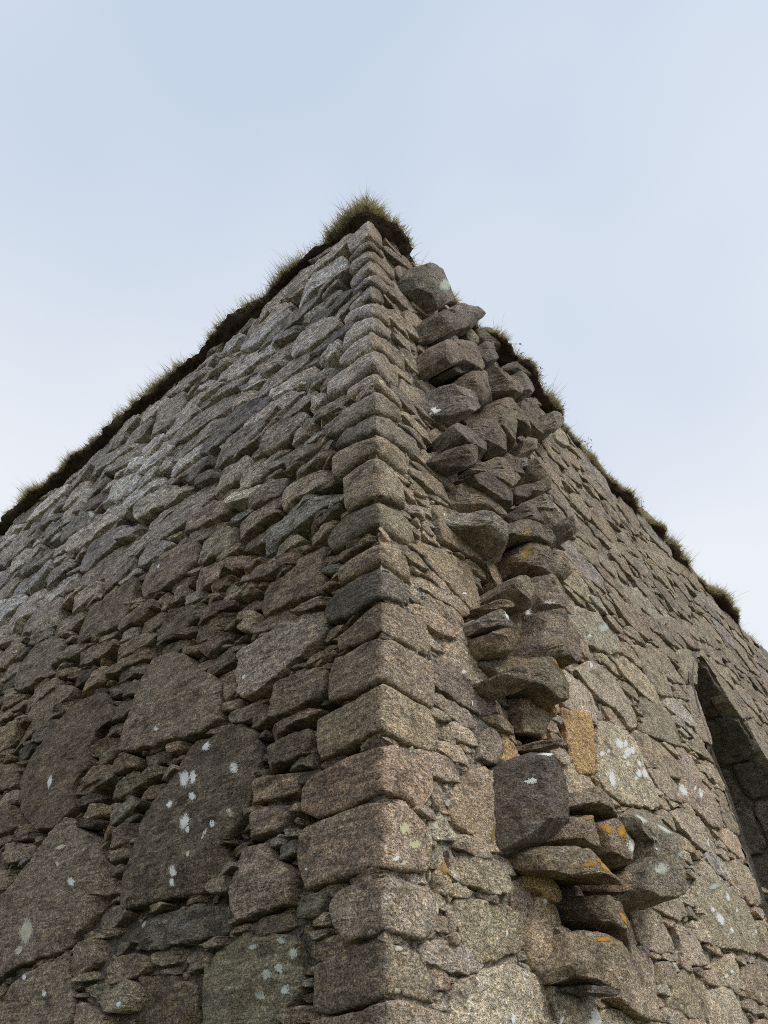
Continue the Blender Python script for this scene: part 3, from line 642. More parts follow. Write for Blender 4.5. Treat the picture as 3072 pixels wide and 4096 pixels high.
J -- 15 1782 8024 1906 8042 2218 8164 2318 8358 2271 8491 1991 8401 1762 8207
J pale 5 1575 7811 1648 7751 1932 8105 1927 8217 1739 8190 1523 7979
J dk 25 944 6436 1374 6894 1335 6951 982 6648 800 6382
J -- 30 979 6272 1278 6354 1532 6580 1638 6788 1525 6869 1276 6793 1000 6504 818 6244
J gr 30 617 5786 783 5803 997 5910 1195 6199 1253 6354 849 6172 662 6077 593 5896
J -- 30 1658 6970 1894 7020 2101 7134 2206 7380 2029 7394 1797 7400 1618 7249 1400 6890
J dk 20 2310 7883 2719 8136 2924 8331 2701 8294 2385 8143 2061 7777
J gr 20 2320 7593 2598 7661 2782 7909 2909 8287 2493 8062 2158 7681
J -- 25 1296 6210 1594 6316 1771 6211 1920 6265 2025 6605 1826 6685 1628 6648 1374 6446 1224 6210
J dk 30 675 5418 789 5389 1013 5477 1203 5639 1236 5728 991 5671 890 5697 739 5671 637 5541
J -- 25 1049 5816 1289 5877 1544 5942 1780 6064 1819 6194 1718 6300 1501 6351 1239 6169 1024 5908
J dk 30 670 5168 811 5192 933 5299 967 5459 889 5484 700 5337 581 5195
J -- 25 1642 6601 1840 6638 2152 6740 2333 6842 2263 6996 1982 7039 1820 6965 1645 6716
J -- 20 2280 7158 2511 7108 2695 7088 2818 7337 2759 7546 2499 7554 2322 7396
J pale 35 2510 7153 2584 7092 2814 7183 3198 7708 3267 7876 2803 7504 2470 7217
J -- 20 2144 6448 2328 6568 2442 6815 2371 6874 2152 6652
J -- 30 1131 5427 1249 5377 1432 5385 1581 5576 1598 5714 1431 5720 1225 5638 975 5396
J dk 25 957 5176 1123 5179 1290 5162 1549 5282 1670 5446 1484 5459 1298 5451 1147 5461 889 5240
J dk 20 1580 5878 1778 5871 2000 5913 2068 6039 1786 6071 1658 6073 1454 5859
J gr 20 1848 6018 2039 6119 2174 6280 1999 6253 1771 6020
J -- 25 2090 6113 2238 6058 2450 6166 2596 6352 2528 6453 2339 6508 2097 6303
J dk 30 1477 5382 1659 5436 1856 5585 1954 5762 1705 5663 1502 5468
J -- 20 2106 5909 2297 5981 2431 6113 2269 6142 2131 6064
J pale 25 1948 5613 2182 5674 2393 5792 2493 5973 2456 6028 2105 5840 1906 5639
J dk 30 1551 5165 1738 5233 1920 5296 1951 5418 1858 5515 1639 5371 1496 5211
J -- 20 2120 5564 2130 5445 2340 5502 2469 5616 2482 5792 2334 5850 2083 5686
J tan 35 1216 4814 1303 4823 1563 4948 1840 5001 2032 5177 2100 5318 1789 5196 1525 5113 1372 5056 1268 4921
J gr 30 655 4681 765 4682 1026 4661 1180 4639 1396 4734 1278 4841 1117 4861 942 4882 797 4839 647 4732
J -- 15 820 4983 899 4990 1162 5087 1323 5048 1436 5103 1416 5236 1263 5333 1024 5316 882 5214
J dk 30 2306 5515 2312 5395 2498 5505 2590 5652 2610 5834 2337 5661
J -- 30 1458 4726 1585 4709 1825 4735 2006 4893 1997 4998 1831 5014 1670 5030 1450 4839
J or 20 1387 4692 1574 4737 1662 4800 1541 4845 1356 4732
J -- 15 2288 5079 2451 5083 2559 5207 2471 5262 2270 5235
J -- 30 1150 4249 1304 4237 1490 4302 1547 4437 1474 4509 1226 4445 1081 4278
J tan 35 1494 4421 1547 4328 1739 4340 1969 4532 2062 4665 1945 4708 1727 4696 1490 4598
J tan 12 1277 4132 1268 3959 1433 3994 1580 4068 1704 4369 1560 4396 1396 4409 1321 4358
J -- 25 820 3862 929 3889 1094 3906 1149 3977 1071 4036 923 4024 797 3918
J tan 20 1007 4080 1175 4148 1191 4205 1050 4173 901 4088
J or 25 849 3755 890 3708 1078 3765 1159 3832 1071 3884 947 3892 831 3834
J -- 40 1399 4071 1301 3898 1291 3803 1625 3893 1705 3878 1942 4046 1850 4121 1653 4238 1575 4318 1400 4246
J or 30 988 3619 1236 3610 1340 3585 1488 3563 1757 3658 1818 3900 1726 3948 1427 3862 1083 3786 864 3673
J -- 34 920 3522 1016 3498 1134 3541 1100 3611 958 3608 860 3548
J tan 10 1274 3461 1318 3354 1513 3384 1751 3447 1787 3491 1680 3597 1539 3659 1401 3653 1308 3587
J or2 14 1601 3562 1702 3563 1719 3613 1629 3648 1517 3609
J -- 18 1248 3239 1383 3269 1659 3352 1690 3382 1504 3356 1234 3254
J dk 30 910 2822 917 2684 938 2599 1058 2593 1258 2662 1352 2777 1454 2953 1573 3091 1599 3184 1515 3266 1274 3214 1039 3116 950 3047
J -- 35 1366 2890 1589 2942 1790 2953 2017 2949 2095 2994 1961 3049 1797 3056 1712 3091 1508 3021 1400 2932
J or 30 1309 2711 1419 2725 1514 2695 1622 2691 1735 2772 1770 2848 1714 2898 1582 2904 1433 2853 1344 2759
J or 35 1678 2797 1665 2685 1830 2666 2060 2672 2245 2766 2281 2828 2183 2891 2019 2912 1867 2943 1640 2884
J big 45 1897 2872 2082 2821 2073 2732 1878 2613 1865 2483 2088 2475 2351 2504 2612 2602 2923 2771 3017 2855 2914 2936 2736 3021 2546 3081 2340 3104 2129 3059 1872 2984
J or 40 1046 2506 1164 2483 1446 2515 1598 2494 1644 2532 1627 2632 1506 2649 1310 2644 1178 2649 1043 2585
J or 30 1808 2521 2061 2543 2128 2587 1950 2642 1835 2614
J or 30 1438 2391 1499 2334 1740 2313 1914 2281 2006 2269 1979 2326 1885 2407 1745 2472 1582 2479 1464 2454
J dk 5 1426 2413 1524 2359 1739 2410 1777 2502 1733 2576 1483 2528
J -- 25 1228 2196 1163 2106 1190 2058 1405 2050 1570 2011 1732 2089 1861 2228 1834 2284 1623 2303 1414 2299 1251 2259
J -- 15 1287 2230 1354 2197 1378 2241 1332 2312 1268 2311
J dk 20 1313 2015 1500 2002 1529 2030 1359 2050 1211 2026
"""
ARCH = np.array([(5.62, 0), (5.60, 4.1), (5.53, 4.5), (5.56, 4.95), (5.70, 5.30), (5.87, 5.52), (6.05, 5.70), (6.30, 5.88), (6.55, 5.99),
                 (6.72, 5.90), (6.86, 5.75), (7.08, 5.62), (7.30, 5.41), (7.60, 5.22), (7.90, 4.97), (8.12, 4.6), (8.2, 4.2), (8.22, 0)], float)
ZTOP = 8.20; SL = -9.6; SR = 11.45

TONE = {'--': (.379, .313, .242), 'big': (.332, .276, .220), 'dk': (.219, .186, .159), 'gr': (.399, .372, .339), 'pale': (.485, .449, .379),
        'tan': (.440, .380, .295), 'or': (.430, .350, .250), 'or2': (.498, .348, .179), 'jor': (.35, .29, .22), 'red': (.352, .292, .238), 'pt': (.325, .284, .228), 'moss': (.299, .269, .210)}
def growth(t, right):
    o = {'or': .42, 'jor': .55, 'or2': .5, 'tan': .12}.get(t, .04); p = {'pale': .9, 'gr': .5, 'moss': .8}.get(t, .28 if not right else .4); m = {'moss': .8}.get(t, .12 if right else .06)
    return (o, p, m)
def tone(t, s, z, r):
    c = np.array(TONE[t]) * (r.uniform(.84, 1.18) if s > 0 else r.uniform(.66, 1.28)) * 1.27
    c = c * np.array([1 + r.normal(0, .03), 1, 1 + r.normal(0, .04)])
    if s < 0:                                 # the west face turns greyer and paler higher up
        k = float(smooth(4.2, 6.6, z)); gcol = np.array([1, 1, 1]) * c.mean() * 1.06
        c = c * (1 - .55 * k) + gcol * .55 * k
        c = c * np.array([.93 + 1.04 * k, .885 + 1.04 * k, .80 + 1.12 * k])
    else:
        hi = float(smooth(3.6, 6.0, z)); c = c * (1 - .5 * hi) + np.array([.345, .300, .250]) * .5 * hi; c = c * (1 - .12 * hi)
        c = c * np.array([1.42, 1.395, 1.33]) * (1.0 + .08 * float(smooth(3.2, 2.2, z)))  # lightens the south face, putting part of its stronger light into the tint
    return c

building = obj('stone_building', None, label='corner of a ruined rubble stone building topped with turf', category='building')
building.location = (0, 0, 0)
pieces = []                                  # (kind, polygon)
for ln in STONES.strip().split('\n'):
    k, t, pr, *q = ln.split()
    pieces.append((k, t, int(pr) / 100, np.array(q, float).reshape(-1, 2) / 1000))

# ------------------------------------------------------------------ wall cores with arch opening
def core_depth(s, z):
    n = n2(s, z, 3.1, 2.2, 3)
    left = -.145 + .018 * n
    left = left + .085 * smooth(3.1, 2.0, z)
    right = -.050 + .014 * n
    near = smooth(1.6, .7, s) * smooth(5.6, 4.0, z)
    right = right + .016 * near
    d = np.where(s < 0, left * smooth(0, .25, -s) + -.03 * (1 - smooth(0, .25, -s)), right)
    for (c, r_) in SCAR: d = np.where(np.hypot(s - c[0], z - c[1]) < r_ + .05, np.minimum(d, -.15 + .03 * n), d)
    return d + .010 * n2(s, z, 16, 5.5, 3)
SCAR = [(centroid(p), math.sqrt(abs(area(p))) * .5) for k, t, pr, p in pieces if k == 'J' and pr > .08]
def core(name, s0, s1, label_):
    st = .035; ns = int((s1 - s0) / st) + 1; nz_ = int(ZTOP / st) + 1
    S, Z = np.meshgrid(np.linspace(s0, s1, ns), np.linspace(-.05, ZTOP, nz_), indexing='ij')
    sf, zf = S.ravel(), Z.ravel(); d = core_depth(sf, zf)
    idx = np.arange(ns * nz_).reshape(ns, nz_)
    a, b, c, d_ = idx[:-1, :-1].ravel(), idx[1:, :-1].ravel(), idx[1:, 1:].ravel(), idx[:-1, 1:].ravel()
    hole = inside(ARCH, np.stack([sf, zf], 1))
    ok = ~(hole[a] | hole[b] | hole[c] | hole[d_])
    T = np.vstack([np.stack([a, b, c], 1)[ok], np.stack([a, c, d_], 1)[ok]])
    V = fold(sf, zf, d)
    # wall head and inner face
    m = len(V); e = [(s0, ZTOP), (s1, ZTOP)]
    hs = np.linspace(s0, s1, 30)
    if s0 < 0: hs = np.minimum(hs, -1.1)
    else: hs = np.maximum(hs, 1.1)
    A = fold(np.linspace(s0, s1, 30), np.full(30, ZTOP), np.full(30, -.03)); Bk = fold(hs, np.full(30, ZTOP), np.full(30, -1.1)); Ck = Bk.copy(); Ck[:, 2] = -.05
    V = np.vstack([V, A, Bk, Ck]); i = np.arange(29)
    for p, q in ((m, m + 30), (m + 30, m + 60)):
        T = np.vstack([T, np.stack([p + i, p + i + 1, q + i + 1], 1), np.stack([p + i, q + i + 1, q + i], 1)])
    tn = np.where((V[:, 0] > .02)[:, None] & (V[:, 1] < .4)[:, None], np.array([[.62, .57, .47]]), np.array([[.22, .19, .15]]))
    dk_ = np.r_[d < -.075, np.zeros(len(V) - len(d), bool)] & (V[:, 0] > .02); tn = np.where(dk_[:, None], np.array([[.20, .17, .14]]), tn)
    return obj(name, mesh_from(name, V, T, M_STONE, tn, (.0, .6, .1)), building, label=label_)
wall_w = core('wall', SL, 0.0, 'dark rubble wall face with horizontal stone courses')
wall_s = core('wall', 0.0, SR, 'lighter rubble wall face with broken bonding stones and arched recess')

# ------------------------------------------------------------------ traced stones
allV = []; allT = []; off = 0
def collect(V, T):
    global off
    allV.append(V); allT.append(T + off); off += len(V)
NAMES = {'Q': 'quoin', 'S': 'stone', 'V': 'arch_stone', 'J': 'jutting_stone'}
blocked = []; polys = []
seed = 1.0
for k, t, pr, p in pieces:
    seed += 1.37; r = np.random.default_rng(int(seed * 100))
    cz = centroid(p); right = cz[0] > 0
    big = math.sqrt(abs(area(p)))
    if k == 'Q':
        X, T = quoin_stone(p, .004 + r.uniform(-.012, .012), -.10, .016 if cz[1] < 4 else .040, .0045 if cz[1] < 4.5 else .009, seed, .026 if cz[1] < 4.5 else .030, .005 if cz[1] < 4 else .012)
        sharp = None
    elif k == 'J':
        V, T = rock(p, pr * .85, seed, .026 if cz[1] < 4 else .032)
        sharp = 24; jd = .78
        if t in ('or', 'tan'): t = '--' if t == 'tan' else 'jor'
    else:
        lam = .003 if right else .0085
        fc = pr + (r.uniform(-.012, .012) if right else r.uniform(-.016, .018)) + (.008 if t == 'big' else 0)
        X, T = ring_stone(p, fc, -.17, .012 if not right else .010, .011 if not right else .008, seed, .022 if cz[1] < 4 else .032, chips=4, chip=.032 if not right else .018,
                          tilt=.014 if not right else .008, rnd=1, lam=lam, shrink=.005 if not right else .002, plane=(0, -.010))
        sharp = 50
    if k != 'J': V = fold(X[:, 0], X[:, 1], X[:, 2])
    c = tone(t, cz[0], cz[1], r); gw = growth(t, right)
    if k == 'Q':                              # south side of a quoin: lichen-grown; its stronger sunlight is painted into the tint
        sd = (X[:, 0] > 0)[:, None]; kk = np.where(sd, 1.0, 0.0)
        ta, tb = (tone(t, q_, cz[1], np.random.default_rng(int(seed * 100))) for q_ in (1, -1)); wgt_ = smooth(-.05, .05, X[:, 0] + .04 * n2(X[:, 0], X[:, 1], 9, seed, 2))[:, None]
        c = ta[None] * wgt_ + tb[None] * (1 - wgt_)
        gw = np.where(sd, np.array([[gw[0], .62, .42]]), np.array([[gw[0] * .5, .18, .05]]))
    if k == 'J': c = c * .72  # darkens jutting stones, putting the shade on their lower sides into the tint
    par = wall_s if right else wall_w
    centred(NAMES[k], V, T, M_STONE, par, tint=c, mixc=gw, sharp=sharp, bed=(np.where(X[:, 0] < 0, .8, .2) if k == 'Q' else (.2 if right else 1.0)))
    collect(V, T)
    polys.append(p)
    q = resample(p, .05); ce = centroid(p)
    q = ce + (q - ce) * (1 - .02 / np.maximum(np.hypot(*(q - ce).T), .05))[:, None]
    blocked.append(q)

# ------------------------------------------------------------------ the rest of the masonry: smaller stones wedged between the traced ones
aq = resample(ARCH, .05); ac = np.array((6.9, 3.0))
blocked.append(ac + (aq - ac) * (1 + .02 / np.hypot(*(aq - ac).T))[:, None])
blocked = np.vstack(blocked)
AS = 3.3                                                # stones lie flat: metric stretched along the wall
blk = blocked / np.array([AS, 1])
bounds = [p.min(0).tolist() + p.max(0).tolist() for p in polys] + [[5.5, 0, 8.3, 6.0]]
from mathutils.kdtree import KDTree
kd = KDTree(len(blk))
for i, v in enumerate(blk): kd.insert((v[0], v[1], 0), i)
kd.balance()
sites = []; rads = []; grid = {}
CELL = .04
for rad, tries in ((.16, 2500), (.125, 5000), (.095, 9000), (.07, 16000), (.05, 26000), (.034, 45000), (.022, 60000)):
    lo_, hi_ = (SL + .05, SR - .05) if rad > .06 else (-8.2, 8.6)
    C = np.stack([rng.uniform(lo_, hi_, tries), rng.uniform(.02 if rad > .06 else 1.6, ZTOP - .02, tries)], 1)
    if rad < .03: C = C[C[:, 1] < 4.6]
    elif rad < .04: C = C[(C[:, 1] < 5.8)]
    free = np.ones(len(C), bool)
    for pl, b_ in zip(polys + [ARCH], bounds):
        m = (C[:, 0] >= b_[0]) & (C[:, 0] <= b_[2]) & (C[:, 1] >= b_[1]) & (C[:, 1] <= b_[3])
        if m.any():
            ii = np.nonzero(m)[0]; free[ii[inside(pl, C[ii])]] = False
    for pt in C[free]:
        q0, q1 = pt[0] / AS, pt[1]
        if kd.find((q0, q1, 0))[2] < rad * .66: continue
        gi, gj = int(q0 // CELL), int(q1 // CELL); ok = True
        k_ = int(((rad + .16) * .86) // CELL) + 1
        for a_ in range(gi - k_, gi + k_ + 1):
            for b_ in range(gj - k_, gj + k_ + 1):
                for j in grid.get((a_, b_), ()):
                    if math.hypot(sites[j][0] - q0, sites[j][1] - q1) < (rads[j] + rad) * .86: ok = False; break
                if not ok: break
            if not ok: break
        if not ok: continue
        grid.setdefault((gi, gj), []).append(len(sites)); sites.append((q0, q1)); rads.append(rad)
sites = np.array(sites); rads = np.array(rads); ns = len(sites)
P2 = np.vstack([sites, blk]); W2 = np.r_[rads ** 2, np.full(len(blk), .0002)]
def cell(i):
    c = sites[i]; rr = rads[i]
    poly = [np.array(v) for v in ((c[0] - 4 * rr, c[1] - 3.4 * rr), (c[0] + 4 * rr, c[1] - 3.4 * rr), (c[0] + 4 * rr, c[1] + 3.4 * rr), (c[0] - 4 * rr, c[1] + 3.4 * rr))]
    dv = P2 - c; d2 = (dv ** 2).sum(1); d2[i] = 1e9
    for j in np.argsort(d2)[:46]:
        n_ = dv[j]; L = d2[j]
        # power bisector: n.x <= h
        h = (L + W2[i] - W2[j]) / 2
        out = []
        for a, b in zip(poly, poly[1:] + poly[:1]):
            da = (a - c) @ n_ - h; db = (b - c) @ n_ - h
            if da <= 0: out.append(a)
            if (da < 0) != (db < 0): out.append(a + (b - a) * (da / (da - db)))
        poly = out
        if len(poly) < 3: return None
    p = np.array(poly) * np.array([AS, 1])
    p[:, 1] = np.clip(p[:, 1], 0, ZTOP + .03)
    return p
CAM = np.array(co.location)
fill = []
for i in range(ns):
    p = cell(i)
    if p is None or len(p) < 3: continue
    keep = [p[0]]
    for v in p[1:]:
        if np.hypot(*(v - keep[-1])) > .008: keep.append(v)
    p = np.array(keep)
    if len(p) < 3 or abs(area(p)) < .0006: continue
    if area(p) < 0: p = p[::-1]
    c = centroid(p)
    wpos = fold(c[:1], c[1:], np.zeros(1))[0]; dist = np.linalg.norm(wpos - CAM)
    vis = abs(area(p)) / dist ** 2 * (1 if c[1] > 1.9 else .01)
    if c[0] < 0: vis *= min(1, max(.05, (-CAM[0]) / dist)) * (1 if c[0] > -7.4 else .02)
    else: vis *= max(.05, (-CAM[1]) / dist)
    fill.append((vis, p, c))
fill.sort(key=lambda a: -a[0])
nS = sum(1 for k in pieces if k[0] == 'S')
small = {True: [[], [], [], [], 0], False: [[], [], [], [], 0]}
keys = list(TONE)
for i, (vis, p, c) in enumerate(fill):
    seed += 1.37; r = np.random.default_rng(int(seed * 100))
    right = c[0] > 0; size = math.sqrt(abs(area(p)))
    scar = any(np.hypot(c[0] - q[0], c[1] - q[1]) < rr + .10 for q, rr in SCAR)
    fc = r.uniform(-.055, .014) if not right else r.uniform(-.018, .007)
    if size < .09: fc -= .012
    if scar: fc = r.uniform(-.10, .02)
    low = c[1] < 1.5
    X, T = ring_stone(p, fc, -.17 if not scar else -.24, min(.008, size * .08), .010 if size > .1 else .006, seed, .026 if not low else .08, chips=3,
                      chip=.020 if not right else .014, tilt=.026 if not right else .009, rnd=0, lam=.002 if right else .007, shrink=r.uniform(.003, .009) if not right else r.uniform(.001, .006), plane=(0, -.010))
    V = fold(X[:, 0], X[:, 1], X[:, 2])
    t = r.choice(['--', '--', '--', 'big', 'dk', 'gr', 'pale', 'tan', 'red'], p=[.2, .2, .18, .12, .08, .08, .04, .05, .05])
    if right and r.random() < .3: t = 'tan'
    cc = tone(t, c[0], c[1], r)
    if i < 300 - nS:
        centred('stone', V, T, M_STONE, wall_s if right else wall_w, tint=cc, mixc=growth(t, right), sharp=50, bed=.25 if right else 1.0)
    else:
        b = small[right]
        b[0].append(V); b[1].append(T + b[4]); b[2].append(np.tile(cc, (len(V), 1))); b[3].append(np.tile(growth(t, right), (len(V), 1))); b[4] += len(V)
    collect(V, T)
cen = np.array([f[2] for f in fill]); cr_ = np.array([math.sqrt(abs(area(f[1]))) * .5 for f in fill])
nch = 0
C = np.vstack([np.stack([rng.uniform(.18, .85, 5200), rng.uniform(1.7, 6.6, 5200)], 1), np.stack([rng.uniform(-5, -.3, 2600), rng.uniform(1.7, 3.6, 2600)], 1), np.stack([rng.uniform(1.6, 5.5, 3000), rng.uniform(1.7, 4.6, 3000)], 1)])
free = np.ones(len(C), bool)
for pl, b_ in zip(polys + [ARCH], bounds):
    m = (C[:, 0] >= b_[0]) & (C[:, 0] <= b_[2]) & (C[:, 1] >= b_[1]) & (C[:, 1] <= b_[3])
    if m.any():
        ii = np.nonzero(m)[0]; free[ii[inside(pl, C[ii])]] = False
done = []
for pt in C[free]:
    if (np.hypot((cen[:, 0] - pt[0]) * .7, cen[:, 1] - pt[1]) < cr_ * .75).any(): continue
    if done and (np.hypot(*(np.array(done) - pt).T) < .045).any(): continue
    done.append(pt); seed += 1.37; r = np.random.default_rng(int(seed * 100)); right = pt[0] > 0
    th = np.sort(r.uniform(0, 2 * math.pi, 7)); el = r.uniform(.35, .8); rt = r.normal(1.2 if right else .1, .5); ra = r.uniform(.022, .055)
    e1 = np.cos(th) * ra * r.uniform(.8, 1.2, 7); e2 = np.sin(th) * ra * el * r.uniform(.8, 1.2, 7)
    p = pt + np.stack([e1 * math.cos(rt) - e2 * math.sin(rt), e1 * math.sin(rt) + e2 * math.cos(rt)], 1)
    if area(p) < 1e-4: continue
    X, T = ring_stone(p, float(core_depth(pt[:1], pt[1:])[0]) + r.uniform(.004, .018), -.12, .006, .005, seed, .016, chips=3, chip=.02, tilt=.012, rnd=0, shrink=0)
    V = fold(X[:, 0], X[:, 1], X[:, 2]); cc = tone(r.choice(['--', 'tan', 'gr', 'pale', 'dk']), pt[0], pt[1], r)
    b = small[right]
    b[0].append(V); b[1].append(T + b[4]); b[2].append(np.tile(cc, (len(V), 1))); b[3].append(np.tile((.05, .5, .1), (len(V), 1))); b[4] += len(V); nch += 1
for right in (False, True):
    b = small[right]
    o = obj('pinning_stones', mesh_from('pinning_stones', np.vstack(b[0]), np.vstack(b[1]), M_STONE, np.vstack(b[2]), np.vstack(b[3]), 50, .25 if right else 1.0), wall_s if right else wall_w, kind='stuff')

# ------------------------------------------------------------------ arch reveal
AO = resample(np.vstack([ARCH, ARCH[::-1][:1]]), .05)
q = ARCH; L = np.r_[0, np.cumsum(np.hypot(*np.diff(q, axis=0).T))]
def reveal(tt, yy, dd):
    x = np.interp(tt, L, q[:, 0]); z = np.interp(tt, L, q[:, 1])
    e = .12; nx = np.interp(tt + e, L, q[:, 0]) - np.interp(tt - e, L, q[:, 0]); nz_ = np.interp(tt + e, L, q[:, 1]) - np.interp(tt - e, L, q[:, 1])
    ln = np.hypot(nx, nz_) + 1e-9
    a = lean(z)
    return np.stack([x + nz_ / ln * dd - a, yy + a, z - nx / ln * dd], 1)
tpos = 0.0; row = 0
while tpos < L[-1] - .05:
    h = float(rng.uniform(.42, .85)); t1 = min(L[-1], tpos + h)
    cut = float(rng.uniform(.38, .62))
    for y0, y1 in ((-.005, cut), (cut, 1.0)):
        seed += 1.37; r = np.random.default_rng(int(seed * 100))
        p = np.array([(tpos + .01, y0 + .008), (t1 - .01, y0 + .008), (t1 - .01, y1 - .008), (tpos + .01, y1 - .008)]) + r.normal(0, .008, (4, 2)) * np.array([1, .4])
        X, T = ring_stone(p, r.uniform(-.01, .015), -.14, .022, .010, seed, .04, chips=2, chip=.03, tilt=.012, rnd=1)
        V = reveal(X[:, 0], X[:, 1], X[:, 2])
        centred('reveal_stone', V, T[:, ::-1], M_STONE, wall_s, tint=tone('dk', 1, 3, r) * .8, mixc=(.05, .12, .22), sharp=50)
        collect(V, T[:, ::-1])
    tpos = t1
# back of the recess and lining behind the reveal stones
tt, yy = np.meshgrid(np.linspace(0, L[-1], 160), np.array([-.02, .5, 1.05]), indexing='ij')
V = reveal(tt.ravel(), yy.ravel(), np.full(tt.size, -.06)); idx = np.arange(tt.size).reshape(tt.shape)
a, b, c, d_ = idx[:-1, :-1].ravel(), idx[1:, :-1].ravel(), idx[1:, 1:].ravel(), idx[:-1, 1:].ravel()
obj('recess_lining', mesh_from('recess_lining', V, np.vstack([np.stack([a, b, c], 1), np.stack([a, c, d_], 1)]), M_MORTAR), wall_s)
gs = np.linspace(5.3, 8.5, 60); gzz = np.linspace(-.05, 6.3, 110); S, Z = np.meshgrid(gs, gzz, indexing='ij')
V = np.stack([S.ravel(), 1.02 + .05 * n2(S.ravel(), Z.ravel(), 3, 8.1, 4), Z.ravel()], 1); idx = np.arange(S.size).reshape(S.shape)
a, b, c, d_ = idx[:-1, :-1].ravel(), idx[1:, :-1].ravel(), idx[1:, 1:].ravel(), idx[:-1, 1:].ravel()
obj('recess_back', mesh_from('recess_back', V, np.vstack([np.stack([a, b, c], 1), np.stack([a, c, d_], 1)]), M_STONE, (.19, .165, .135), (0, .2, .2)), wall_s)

# ------------------------------------------------------------------ turf along the wall head
def turf_on(s):
    """how much turf lies on the wall head at s (0 none)"""
    a = np.ones_like(s)
    a = np.where((s > .62) & (s < 1.35), .25, a)                 # a big bare stone breaks the turf
    a = np.where((s > 7.4) & (s < 8.3), .55, a)
    a = np.where(s > 10.1, .12, a)
    return a
sp = np.arange(SL, SR - .05, .022); ph = np.radians(np.linspace(-100, 200, 26))
S, PH = np.meshgrid(sp, ph, indexing='ij'); sf, pf = S.ravel(), PH.ravel()
on = turf_on(sf); lump = n2(sf, np.zeros_like(sf), 1.6, 4.4, 4)
mound = .10 * np.exp(-((sf - .05) / .38) ** 2)
ro = (.180 + .060 * lump + .05 * np.clip(n2(sf, pf * .3, 4.5, 1.1, 3), -1, 1)) * (.35 + .65 * on)
ro = ro * np.where(sf > 1.3, 1.0 + .45 * np.clip(n2(sf, sf * 0, 2.3, 8.8, 2), -.3, 1), 1.0)
rz = (.130 + .055 * lump + .03 * n2(sf, pf, 6, 7.7, 3) + mound) * (.3 + .7 * on)
dd = -.13 + ro * np.cos(pf) * np.where(np.cos(pf) > 0, 1, 4.5); zz = ZTOP + .055 + rz * np.sin(pf) * np.where(np.sin(pf) < 0, .85, 1)
fr = n2(sf, pf * 1.3, 22, 3.3, 3); dd = dd + .018 * fr; zz = zz + .014 * n2(sf, pf, 26, 9.3, 3)
zz = zz - .02 * (sf > 5)
V = fold(sf, zz, dd); idx = np.arange(S.size).reshape(S.shape)
a, b, c, d_ = idx[:-1, :-1].ravel(), idx[1:, :-1].ravel(), idx[1:, 1:].ravel(), idx[:-1, 1:].ravel()
TT = np.vstack([np.stack([a, b, c], 1), np.stack([a, c, d_], 1)])
obj('turf', mesh_from('turf', V, TT, M_SOIL), kind='stuff', label='dark peaty turf overhanging the top of the stone walls', category='turf')
VG = V.reshape(S.shape + (3,))
# blades and root fibres
nb = 190000
i0 = rng.integers(0, len(sp) - 1, nb); j0 = rng.integers(6, 22, nb)
ang = ph[j0]; root = VG[i0, j0] + rng.normal(0, .008, (nb, 3))
keep = rng.random(nb) < turf_on(sp[i0]) * np.clip(.75 + .9 * n2(sp[i0], np.zeros(nb), 2.6, 6.1, 3), .12, 1.4)
hang = np.degrees(ang) < -5
keep &= ~(hang & (rng.random(nb) < .55))
root, ang, hang, i0 = root[keep], ang[keep], hang[keep], i0[keep]; nb = len(root)
leftside = sp[i0] < 0
outv = np.where(leftside[:, None], np.array([[-1, 0, 0]]), np.array([[0, -1, 0]])).astype(float)
up = np.tile(np.array([[0, 0, 1.0]]), (nb, 1)); along = np.where(leftside[:, None], np.array([[0, 1.0, 0]]), np.array([[1.0, 0, 0]]))
tall = np.clip(.5 + n2(sp[i0], np.zeros(nb), 3.3, 2.7, 3), .15, 1.3)
ln = np.where(hang, rng.uniform(.015, .05, nb), rng.gamma(2.2, .022, nb) * (.5 + .9 * tall) + .025)
dirv = outv * np.cos(ang)[:, None] * .75 + up * (np.maximum(np.sin(ang), 0) * .9 + .35)[:, None] + along * rng.normal(0, .35, nb)[:, None] + outv * rng.normal(.08, .3, nb)[:, None]
dirv = np.where(hang[:, None], outv * .7 - up * rng.uniform(.1, .8, nb)[:, None] + along * rng.normal(0, .5, nb)[:, None], dirv)
mat_ = (np.degrees(ang) >= -5) & (np.degrees(ang) < 45) & (rng.random(nb) < .6)
dirv = np.where(mat_[:, None], outv * .75 + up * rng.normal(-.05, .35, nb)[:, None] + along * rng.normal(0, .55, nb)[:, None], dirv); ln = np.where(mat_, ln * .6, ln)
dirv /= np.linalg.norm(dirv, axis=1)[:, None]
bend = outv * rng.uniform(-.1, .45, nb)[:, None] - up * rng.uniform(0, .35, nb)[:, None]
wd = np.cross(dirv, rng.normal(0, 1, (nb, 3))); wd /= np.linalg.norm(wd, axis=1)[:, None]; wd *= rng.uniform(.0014, .0030, nb)[:, None]
p0 = root; p1 = root + dirv * (ln * .5)[:, None]; p2 = root + dirv * ln[:, None] + bend * (ln * .35)[:, None]
VB = np.stack([p0 - wd, p0 + wd, p1 + wd * .8, p1 - wd * .8, p2], 1).reshape(-1, 3)
base = np.arange(nb)[:, None] * 5
TB = np.vstack([base + np.array([[0, 1, 2]]), base + np.array([[0, 2, 3]]), base + np.array([[3, 2, 4]])])
pal = np.array([(.62, .52, .30), (.54, .46, .24), (.42, .38, .18), (.24, .24, .10), (.72, .64, .42)])
ci = rng.choice(5, nb, p=[.30, .27, .2, .1, .13]); bc = pal[ci] * rng.uniform(.7, 1.2, nb)[:, None]
bc = np.where(hang[:, None], np.array([[.13, .09, .055]]) * rng.uniform(.6, 1.6, nb)[:, None], bc)
